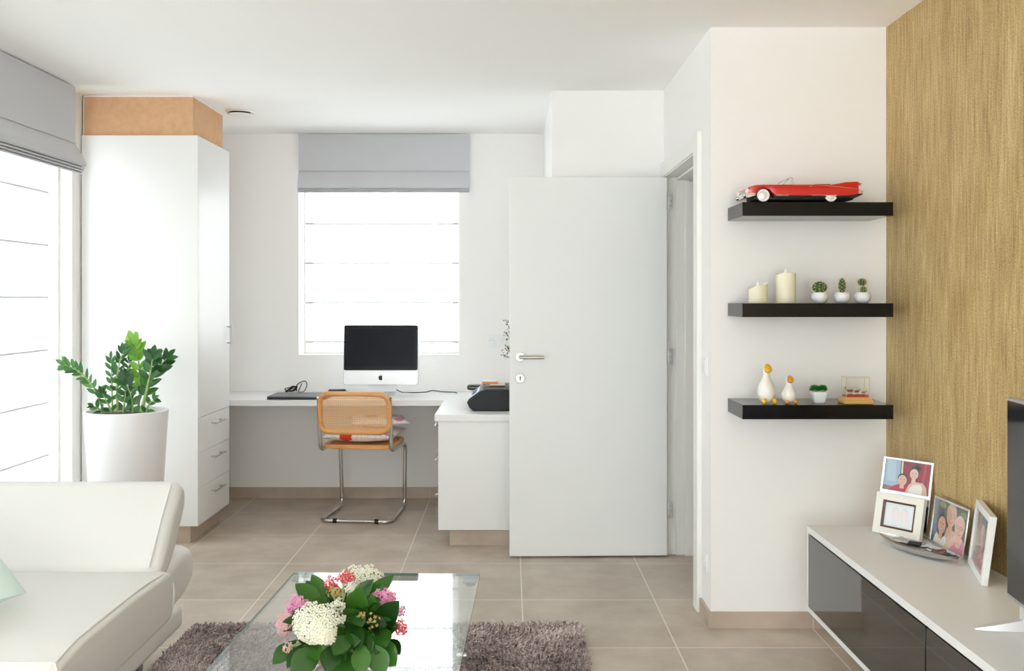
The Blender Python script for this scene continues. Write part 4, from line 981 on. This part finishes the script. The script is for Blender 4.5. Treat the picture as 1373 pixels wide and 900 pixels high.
# --- small succulent in a square pot
t = thing('potted_succulent', 'small green succulent in a white square pot on the bottom shelf', 'plant', (P(1097.5, 0, 3.88).x, 3.88, .9615))
bm = nb(); ring_loft(bm, [[Vector((u, v, z)) for u, v in rrect(a, a, .005, 3)] for a, z in ((.04, 0), (.043, .002), (.058, .043), (.058, .045), (.052, .045), (.05, .038))]); obj('pot', bm, M_ceramic, t)
bm = nb(); rs = random.Random(9)
for cxx in (-.016, .016):
    for k in range(60):
        ph = k*2.4; q = (k + .5)/60; th = math.acos(1 - 1.25*q); d = Vector((math.sin(th)*math.cos(ph), math.sin(th)*math.sin(ph), math.cos(th)))
        c = Vector((cxx, 0, .05)); leaf(bm, c + d*.006, c + d*.024, .012, (0, 0, 1) if abs(d.z) < .8 else (1, 0, 0), -.2, 4, 1.2)
obj('foliage', bm, leaf_mat('succulent_leaf', srgb(30, 124, 34), srgb(70, 168, 60), .4), t)

# --- glass display case with tiny animals
CX0, CX1, CY0, CY1, CZ = 1.318, 1.434, 3.815, 3.895, .9615
t = thing('display_case', 'small glass display case on a stepped wooden base, rightmost on the bottom shelf', 'display case', ((CX0 + CX1)/2, (CY0 + CY1)/2, CZ))
M_gw = mat('golden_wood', srgb(214, 170, 100), .35, coat=.2)
bm = nb(); cxc, cyc = (CX0 + CX1)/2, (CY0 + CY1)/2; a_, b_ = (CX1 - CX0)/2, (CY1 - CY0)/2
ring_loft(bm, [[Vector((cxc + sx*(a_ - i), cyc + sy*(b_ - i), CZ + z)) for sx, sy in ((-1, -1), (1, -1), (1, 1), (-1, 1))] for i, z in ((.002, 0), (0, .002), (0, .012), (.003, .0135), (.002, .015), (.011, .025), (.012, .0265))])
obj('base', bm, M_gw, t, world=True, flat=True)
bm = nb(); box(bm, (CX0 + .0135, CY0 + .0135, CZ + .0266), (CX1 - .0135, CY1 - .0135, CZ + .0335), 0, .002); obj('felt', bm, mat('red_felt', srgb(196, 42, 44), .9), t, world=True)
gz = CZ + .107; i_ = .0125
bm = nb()
for x in (CX0 + i_, CX1 - i_):
    for y in (CY0 + i_, CY1 - i_): box(bm, (x - .0012, y - .0012, CZ + .0266), (x + .0012, y + .0012, gz))
for y in (CY0 + i_, CY1 - i_): box(bm, (CX0 + i_, y - .0012, gz - .0024), (CX1 - i_, y + .0012, gz))
for x in (CX0 + i_, CX1 - i_): box(bm, (x - .0012, CY0 + i_, gz - .0024), (x + .0012, CY1 - i_, gz))
obj('corner_frame', bm, mat('champagne_metal', srgb(214, 204, 176), .3, metal=.5), t, world=True, flat=True)
bm = nb()
for lo, hi in (((CX0 + i_, CY0 + i_ - .001, CZ + .027), (CX1 - i_, CY0 + i_ + .0002, gz)), ((CX0 + i_, CY1 - i_ - .0002, CZ + .027), (CX1 - i_, CY1 - i_ + .001, gz)), ((CX0 + i_ - .001, CY0 + i_, CZ + .027), (CX0 + i_ + .0002, CY1 - i_, gz)), ((CX1 - i_ - .0002, CY0 + i_, CZ + .027), (CX1 - i_ + .001, CY1 - i_, gz)), ((CX0 + i_, CY0 + i_, gz), (CX1 - i_, CY1 - i_, gz + .0012))): box(bm, lo, hi)
obj('glass_cover', bm, M_case, t, world=True, flat=True)
M_br, M_pl = mat('brown_glaze', srgb(126, 70, 44), .3), mat('pale_glaze', srgb(236, 226, 214), .3)
def animal(label, x, y, s, rz, up):
    z = CZ + .034; bm = nb()
    b = [(-.011, 0, .013), (-.004, 0, .0135), (.004, 0, .0135), (.011, 0, .014)]
    tube(bm, [(u*s, v*s, w_*s) for u, v, w_ in b], .004*s, 8, rad=[.003*s, .0045*s, .0045*s, .0035*s])
    tube(bm, [(.010*s, 0, .014*s), (.0145*s, 0, (.019 + up)*s), (.016*s, 0, (.024 + up)*s)], .002*s, 7, rad=[.0032*s, .0022*s, .002*s])
    ball(bm, (.0185*s, 0, (.025 + up)*s), .003*s, 1, 8, sx=1.6)
    for sg in (-1, 1): tube(bm, [(.0165*s, sg*.0012*s, (.027 + up)*s), (.0155*s, sg*.004*s, (.032 + up)*s)], .0006*s, 5, 1)
    for u in (-.0095, .0095):
        for sg in (-1, 1): tube(bm, [(u*s, sg*.0022*s, .012*s), (u*1.12*s, sg*.0025*s, .006*s), (u*s, sg*.0025*s, .0002)], .0009*s, 6, 1, rad=[.0016*s, .001*s, .0009*s])
    tube(bm, [(-.0115*s, 0, .0145*s), (-.0155*s, 0, .011*s)], .0008*s, 5, 1)
    o = tag(obj('animal_figurine', bm, [M_br, M_pl]), label, 'figurine', 'tiny animals in the display case'); o.location = (x, y, z); o.rotation_euler = (0, 0, rz); return o
animal('tallest tiny glass animal at the left inside the display case', cxc - .022, cyc, 1.15, R(170), .004)
animal('tiny pale brown glass animal in the middle of the display case', cxc + .006, cyc + .004, .95, R(15), 0)
animal('smallest tiny glass animal at the right inside the display case', cxc + .03, cyc - .004, .72, R(-10), 0)

# ------------------------------------------------------------------ media bench
BX0, BX1, BY0, BY1, BZ0, BZ1 = 1.154, 1.5735, 1.45, 3.76, .166, .496
t = thing('media_bench', 'long white wall-hung media bench with black gloss fronts', 'tv bench', (1.36, 2.6, .166))
bm = nb(); box(bm, (BX0, BY0, BZ1 - .025), (BX1, BY1, BZ1)); box(bm, (BX0, BY0, BZ0), (BX1, BY1, BZ0 + .018)); box(bm, (BX0, BY1 - .012, BZ0 + .018), (BX1, BY1, BZ1 - .025)); box(bm, (BX0, BY0, BZ0 + .018), (BX1, BY0 + .012, BZ1 - .025)); box(bm, (BX1 - .01, BY0 + .012, BZ0 + .018), (BX1, BY1 - .012, BZ1 - .025))
obj('carcass', bm, M_lac, t, world=True, bev=.0012)
for a, b in ((2.694, BY1 - .0125), (BY0 + .0125, 2.686)):
    bm = nb(); box(bm, (BX0 + .001, a, BZ0 + .0185), (BX0 + .02, b, BZ1 - .031)); obj('drop_front', bm, M_gloss, t, world=True, bev=.001)
bm = nb(); box(bm, (BX0 + .025, BY0 + .02, BZ0 + .02), (BX0 + .03, BY1 - .02, BZ1 - .026)); obj('inner_panel', bm, M_rubber, t, world=True)

# --- photo frames; each print is a flat picture made of coloured patches
PC = {}
def pm(r, g, b):
    k = (r, g, b)
    if k not in PC: PC[k] = mat('print_%02x%02x%02x' % k, srgb(r, g, b), .35)
    return PC[k]
def ell(cx, cy, rx, ry, n=20, rot=0): return [(cx + rx*math.cos(2*math.pi*k/n)*math.cos(rot) - ry*math.sin(2*math.pi*k/n)*math.sin(rot), cy + rx*math.cos(2*math.pi*k/n)*math.sin(rot) + ry*math.sin(2*math.pi*k/n)*math.cos(rot)) for k in range(n)]
def picture(name, items, W, Hh, oz, y, par):
    """items: (polygon in 0..1 units, colour); later ones lie a hair in front"""
    bm = nb(); cols = []; d = 0
    for poly, c in items:
        if c not in cols: cols.append(c)
        d += .00004
        poly = [(min(1, max(0, u)), min(1, max(0, v))) for u, v in poly]
        vs = [bm.verts.new(Vector(((u - .5)*W, y - d, oz + v*Hh))) for u, v in poly]
        _face(bm, vs, cols.index(c))
    return obj(name, bm, [pm(*c) for c in cols], par, flat=True)
FULL = [(0, 0), (1, 0), (1, 1), (0, 1)]
def face(cx, cy, rx, ry, skin, hair, long=False, glasses=False):
    it = []; rx *= 1.15
    if long: it.append((ell(cx, cy - ry*.15, rx*1.35, ry*1.3), hair))
    it.append((ell(cx, cy + ry*.35, rx*1.12, ry*.95), hair))
    it.append(([(cx - rx*.4, cy - ry*.6), (cx + rx*.4, cy - ry*.6), (cx + rx*.5, cy - ry*1.6), (cx - rx*.5, cy - ry*1.6)], skin))
    it.append((ell(cx, cy, rx, ry), skin))
    for s in (-1, 1):
        it.append((ell(cx + s*rx*.4, cy + ry*.15, rx*.16, ry*.07, 10), (60, 44, 40)))
        if glasses: it.append((ell(cx + s*rx*.42, cy + ry*.12, rx*.34, ry*.17, 12), (110, 100, 104))); it.append((ell(cx + s*rx*.42, cy + ry*.12, rx*.28, ry*.13, 12), (222, 186, 172)))
    it.append((ell(cx + rx*.02, cy - ry*.15, rx*.12, ry*.16, 10), tuple(max(0, c - 22) for c in skin)))
    it.append((ell(cx, cy - ry*.48, rx*.4, ry*.13, 12), (178, 84, 84))); it.append((ell(cx, cy - ry*.46, rx*.3, ry*.06, 12), (246, 240, 236)))
    return it
wedding = [(FULL, (140, 44, 60)), ([(0, 0), (.36, 0), (.33, 1), (0, 1)], (164, 190, 214)), ([(.05, .3), (.25, .3), (.22, 1), (.03, 1)], (184, 204, 222)), ([(.33, 0), (.37, 0), (.35, 1), (.32, 1)], (110, 120, 150)), ([(.36, .3), (.4, .3), (.38, 1), (.35, 1)], (226, 206, 170)),
           ([(.68, .2), (.74, .2), (.72, 1), (.66, 1)], (96, 36, 60)), ([(.8, .1), (.86, .1), (.9, 1), (.84, 1)], (184, 60, 80)), ([(.92, .1), (1, .1), (1, 1), (.94, 1)], (160, 48, 66)), ([(0, 0), (.3, 0), (.25, .12), (0, .16)], (150, 120, 120)),
           ([(.1, 0), (.6, 0), (.52, .14), (.44, .22), (.3, .22), (.2, .14)], (196, 44, 72))]
wedding += face(.4, .38, .082, .17, (226, 180, 164), (46, 36, 44))
wedding += [([(.48, 0), (.96, 0), (.92, .25), (.84, .38), (.62, .38), (.54, .24)], (226, 188, 174)), ([(.54, 0), (.84, 0), (.84, .22), (.8, .32), (.64, .28), (.57, .16)], (240, 236, 232))]
wedding += [(ell(.67, .8, .1, .13, 20, -.4), (44, 38, 52))] + face(.64, .63, .08, .17, (232, 192, 178), (44, 38, 52))
pale = [(FULL, (238, 242, 244)), ([(.1, .1), (.9, .1), (.85, .9), (.12, .9)], (232, 238, 242))]
for cx_ in (.38, .66): pale += [(ell(cx_, .55, .13, .3), (226, 226, 230)), (ell(cx_, .5, .1, .22), (240, 228, 228)), ([(cx_ - .14, .05), (cx_ + .14, .05), (cx_ + .08, .3), (cx_ - .08, .3)], (230, 236, 242))]
family = [(FULL, (58, 70, 56)), ([(0, .35), (.22, .3), (.25, 1), (0, 1)], (84, 92, 110)), ([(.6, .55), (1, .5), (1, 1), (.55, 1)], (74, 88, 62)), (ell(.2, .9, .1, .07), (148, 150, 96)), (ell(.85, .85, .1, .08), (118, 130, 98)), (ell(.1, .3, .1, .2), (76, 110, 160)),
          ([(.3, 0), (.74, 0), (.7, .42), (.36, .42)], (222, 180, 160))]
family += face(.5, .72, .12, .23, (224, 172, 152), (190, 176, 168), glasses=True)
family += [([(.04, 0), (.46, 0), (.42, .18), (.34, .26), (.16, .26), (.08, .16)], (240, 238, 238)), ([(.56, 0), (1, 0), (.98, .22), (.9, .34), (.7, .34), (.62, .2)], (230, 132, 176)), ([(.66, .34), (.9, .34), (.84, .1), (.74, .1)], (234, 206, 194)), ([(.38, 0), (.56, 0), (.74, .26), (.66, .34), (.5, .16)], (232, 196, 180))]
family += face(.25, .44, .1, .2, (222, 166, 142), (30, 26, 30), True) + face(.78, .53, .115, .23, (236, 186, 172), (214, 206, 206), glasses=True)
girl = [(FULL, (190, 186, 182)), ([(0, .6), (1, .6), (1, 1), (0, 1)], (84, 78, 74)), ([(.15, 0), (.9, 0), (.8, .34), (.3, .34)], (214, 128, 146))] + face(.52, .56, .17, .24, (226, 180, 164), (104, 76, 60), True)
def frame(label, p0, p1, Hh, lean_deg, bw, th, items, m, mount=None, moulding=None, group='family photo frames on the media bench', window_=None):
    """p0, p1: bottom corners on the bench top as seen from the front, left to right"""
    p0, p1 = Vector((*p0, 0)), Vector((*p1, 0)); W = (p1 - p0).length; mid = (p0 + p1)/2; rz = math.atan2(p1.y - p0.y, p1.x - p0.x)
    la = R(lean_deg)
    t = thing('photo_frame', label, 'photo frame', (mid.x, mid.y, BZ1 + .0005 + th*math.sin(la)), rz, group)
    Mx = Matrix.Rotation(-la, 4, 'X')                        # leans back, front looks along local -y
    def fin(o):
        o.matrix_local = Mx; return o
    x0, x1, z0, z1 = window_ or (bw, bw, bw, bw)            # left, right, bottom, top border widths
    bm = nb()
    o4 = [(-W/2, 0), (W/2, 0), (W/2, Hh), (-W/2, Hh)]; i4 = [(-W/2 + x0, z0), (W/2 - x1, z0), (W/2 - x1, Hh - z1), (-W/2 + x0, Hh - z1)]
    ring_loft(bm, [[Vector((u, th, v)) for u, v in o4], [Vector((u, 0, v)) for u, v in o4], [Vector((u, 0, v)) for u, v in i4], [Vector((u, th, v)) for u, v in i4]], closed=True)
    fin(obj('border', bm, m, t, bev=.0015))
    bm = nb(); box(bm, (-W/2 + .002, th*.55, .002), (W/2 - .002, th*.95, Hh - .002)); fin(obj('backing', bm, mat('brown_backing', srgb(70, 52, 44), .8), t))
    pw, ph = W - x0 - x1, Hh - z0 - z1
    if moulding:
        q4 = [(a + (s*moulding), b + (e*moulding)) for (a, b), (s, e) in zip(i4, ((1, 1), (-1, 1), (-1, -1), (1, -1)))]
        bm = nb(); ring_loft(bm, [[Vector((u, .001, v)) for u, v in i4], [Vector((u, .003, v)) for u, v in q4], [Vector((u, th*.5, v)) for u, v in q4], [Vector((u, th*.5, v)) for u, v in i4]], closed=True)
        fin(obj('inner_moulding', bm, mat('dark_brown_wood', srgb(86, 46, 42), .4), t, flat=True)); pw -= moulding; ph -= moulding
    bm = None
    po = picture('photo_print', items, pw, ph, z0 + (moulding or 0)/2, th*.53, t); po.location.x = 0
    po.matrix_local = Mx @ Matrix.Translation(((x0 - x1)/2, 0, 0))
    bm = nb(); box(bm, (-W/2 + x0*.9, th*.12, z0*.9), (W/2 - x1*.9, th*.16, Hh - z1*.9)); fin(obj('glass', bm, M_case, t, flat=True))
    # easel strut behind
    bm = nb(); 
    top_ = Mx @ Vector((0, th, Hh*.62)); ft = Vector((0, top_.y + .035 if lean_deg > 4 else .05, -th*math.sin(la)))
    ft.y = min(ft.y, top_.y + .03)
    ring_loft(bm, [[top_ + Vector((-.018, 0, 0)), top_ + Vector((.018, 0, 0)), top_ + Vector((.018, .003, 0)), top_ + Vector((-.018, .003, 0))], [ft + Vector((-.025, 0, 0)), ft + Vector((.025, 0, 0)), ft + Vector((.025, .003, 0)), ft + Vector((-.025, .003, 0))]])
    return t, bm
def add_strut(t, bm): obj('easel_strut', bm, M_plastic, t, flat=True)
a_ = frame('tall silver photo frame with a wedding couple, furthest back on the bench', (1.405, 3.722), (1.528, 3.556), .275, 12, .01, .014, wedding, M_silver, window_=(.01, .01, .15, .01)); a_[1].free()
b_ = frame('cream photo frame with dark brown inner edge and faded print', (1.363, 3.646), (1.476, 3.49), .152, 13, .022, .02, pale, mat('cream_frame', srgb(238, 234, 224), .4), moulding=.007, window_=(.03, .03, .026, .026)); b_[1].free()
c_ = frame('silver photo frame showing a laughing family of three', (1.519, 3.513), (1.525, 3.26), .17, 8, .009, .014, family, M_silver); c_[1].free()
d_ = frame('white photo frame turned sideways, nearest to the television', (1.526, 3.228), (1.443, 2.966), .215, 7, .024, .02, girl, mat('white_frame', srgb(240, 240, 238), .35), window_=(.022, .022, .022, .022)); d_[1].free()

# --- silver leaf bowl with trinkets
t = thing('leaf_bowl', 'slender silver leaf-shaped bowl in front of the photo frames', 'bowl', (1.412, 3.338, BZ1), math.atan2(-.285, .14))
bm = nb(); N = 28; rows_o, rows_i = [], []
for i in range(N + 1):
    s = -1 + 2*i/N; hw_ = .052*(1 - abs(s)**1.8)**.8 + .004; zt = .028 + .012*s*s*(1 if s < 0 else .1) - (.006 if s > .75 else 0)
    zb = .0015 + (.030 if s < 0 else .024)*abs(s)**3
    zb = min(zb, zt - .003)
    def prof(hw2, zb2, rev):
        pts = [Vector((s*.172, hw2*math.sin(a), zb2 + (zt - zb2)*(1 - math.cos(a))**1.0)) for a in [(-1 + 2*j/8)*math.pi/2 for j in range(9)]]
        return list(reversed(pts)) if rev else pts
    rows_o.append(prof(hw_, zb, False) + prof(max(.001, hw_ - .0022), zb + .0022, True))
ring_loft(bm, rows_o); obj('bowl', bm, mat('satin_silver', srgb(206, 206, 206), .18, metal=.95), t, sharp=60)
Bm = ROOT[t.name]
def in_bowl(name, bm, m, label, cat, x, y, z, rz=0, rx=0, gr='trinkets in the silver bowl'):
    o = tag(obj(name, bm, m), label, cat, gr); o.matrix_world = Bm @ Matrix.Translation((x, y, z)) @ Matrix.Rotation(rz, 4, 'Z') @ Matrix.Rotation(rx, 4, 'X'); return o
bm = nb(); ring_loft(bm, [[Vector((x*(1 + .2*math.sin(y*200)), y, z)) for x, z in ((-.026, 0), (0, .006 + .004*math.sin(y*150)), (.026, .001), (.0, -.004))] for y in [-.02 + .005*k for k in range(9)]])
in_bowl('foil_sachet', bm, mat('grey_foil', srgb(206, 204, 200), .35, metal=.3), 'crumpled pale foil sachet at the far end of the bowl', 'sachet', -.08, 0, .032, .3)
bm = nb(); box(bm, (-.022, -.013, 0), (.022, .013, .012), 0, .005, 3); tube(bm, [(.02 + .014*math.cos(k*math.pi/8), .014*math.sin(k*math.pi/8), .008) for k in range(16)], .0012, 6, closed=True)
in_bowl('car_key', bm, M_plastic, 'black key fob with ring lying in the silver bowl', 'key', -.018, 0, .028, .5)
bm = nb(); tube(bm, [(.014*math.cos(k*math.pi/8), .014*math.sin(k*math.pi/8), 0) for k in range(16)], .0014, 6, closed=True); box(bm, (.012, -.004, -.001), (.045, .004, .001)); box(bm, (.03, .004, -.001), (.036, .008, .001)); box(bm, (.04, .004, -.001), (.044, .009, .001))
in_bowl('door_key', bm, M_chrome, 'steel key on a ring in the silver bowl', 'key', .024, -.004, .028, -.3, .2)
bm = nb(); tube(bm, [(.022*math.cos(k*math.pi/10), .016*math.sin(k*math.pi/10), .004*math.sin(k*math.pi/5)) for k in range(20)], .004, 8, closed=True)
in_bowl('bracelet', bm, mat('brown_beads', srgb(110, 78, 66), .3), 'dark brown bead bracelet near the right end of the bowl', 'bracelet', .08, 0, .03, .2)

# --- television
t = thing('television', 'flat television with silver edge on the white media bench', 'television', (1.365, 2.66, BZ1), R(-90 - 6.5))
LT = .96
bm = nb(); box(bm, (0, 0, .065), (LT, .028, .612), 0, .004); box(bm, (.15, .028, .1), (LT - .15, .06, .42), 0, .012); obj('casing', bm, mat('silver_tv_edge', srgb(190, 192, 200), .3, metal=.6), t)
bm = nb(); box(bm, (.009, -.0015, .077), (LT - .009, .0005, .604)); obj('screen', bm, mat('tv_screen', srgb(26, 26, 29), .1, spec=.4), t)
for x in (.09, LT - .09):
    bm = nb()
    ring_loft(bm, [[Vector((x - wq, yy, 0.0008)), Vector((x + wq, yy, 0.0008)), Vector((x + wq*.8, yy, zz)), Vector((x - wq*.8, yy, zz))] for yy, wq, zz in ((-.115, .006, .004), (-.08, .013, .012), (0, .016, .03), (.03, .016, .03), (.1, .012, .01), (.125, .008, .004))])
    box(bm, (x - .012, .004, .02), (x + .012, .022, .07)); obj('foot', bm, mat('satin_aluminium', srgb(226, 226, 228), .35, metal=.4), t, sharp=25)
cord('tv_cable', [(1.535, 2.97, .62), (1.545, 2.9, .57), (1.54, 2.8, .52), (1.52, 2.7, .501), (1.5, 2.55, .5015)], .004, 'black cable behind the television on the gold wall')
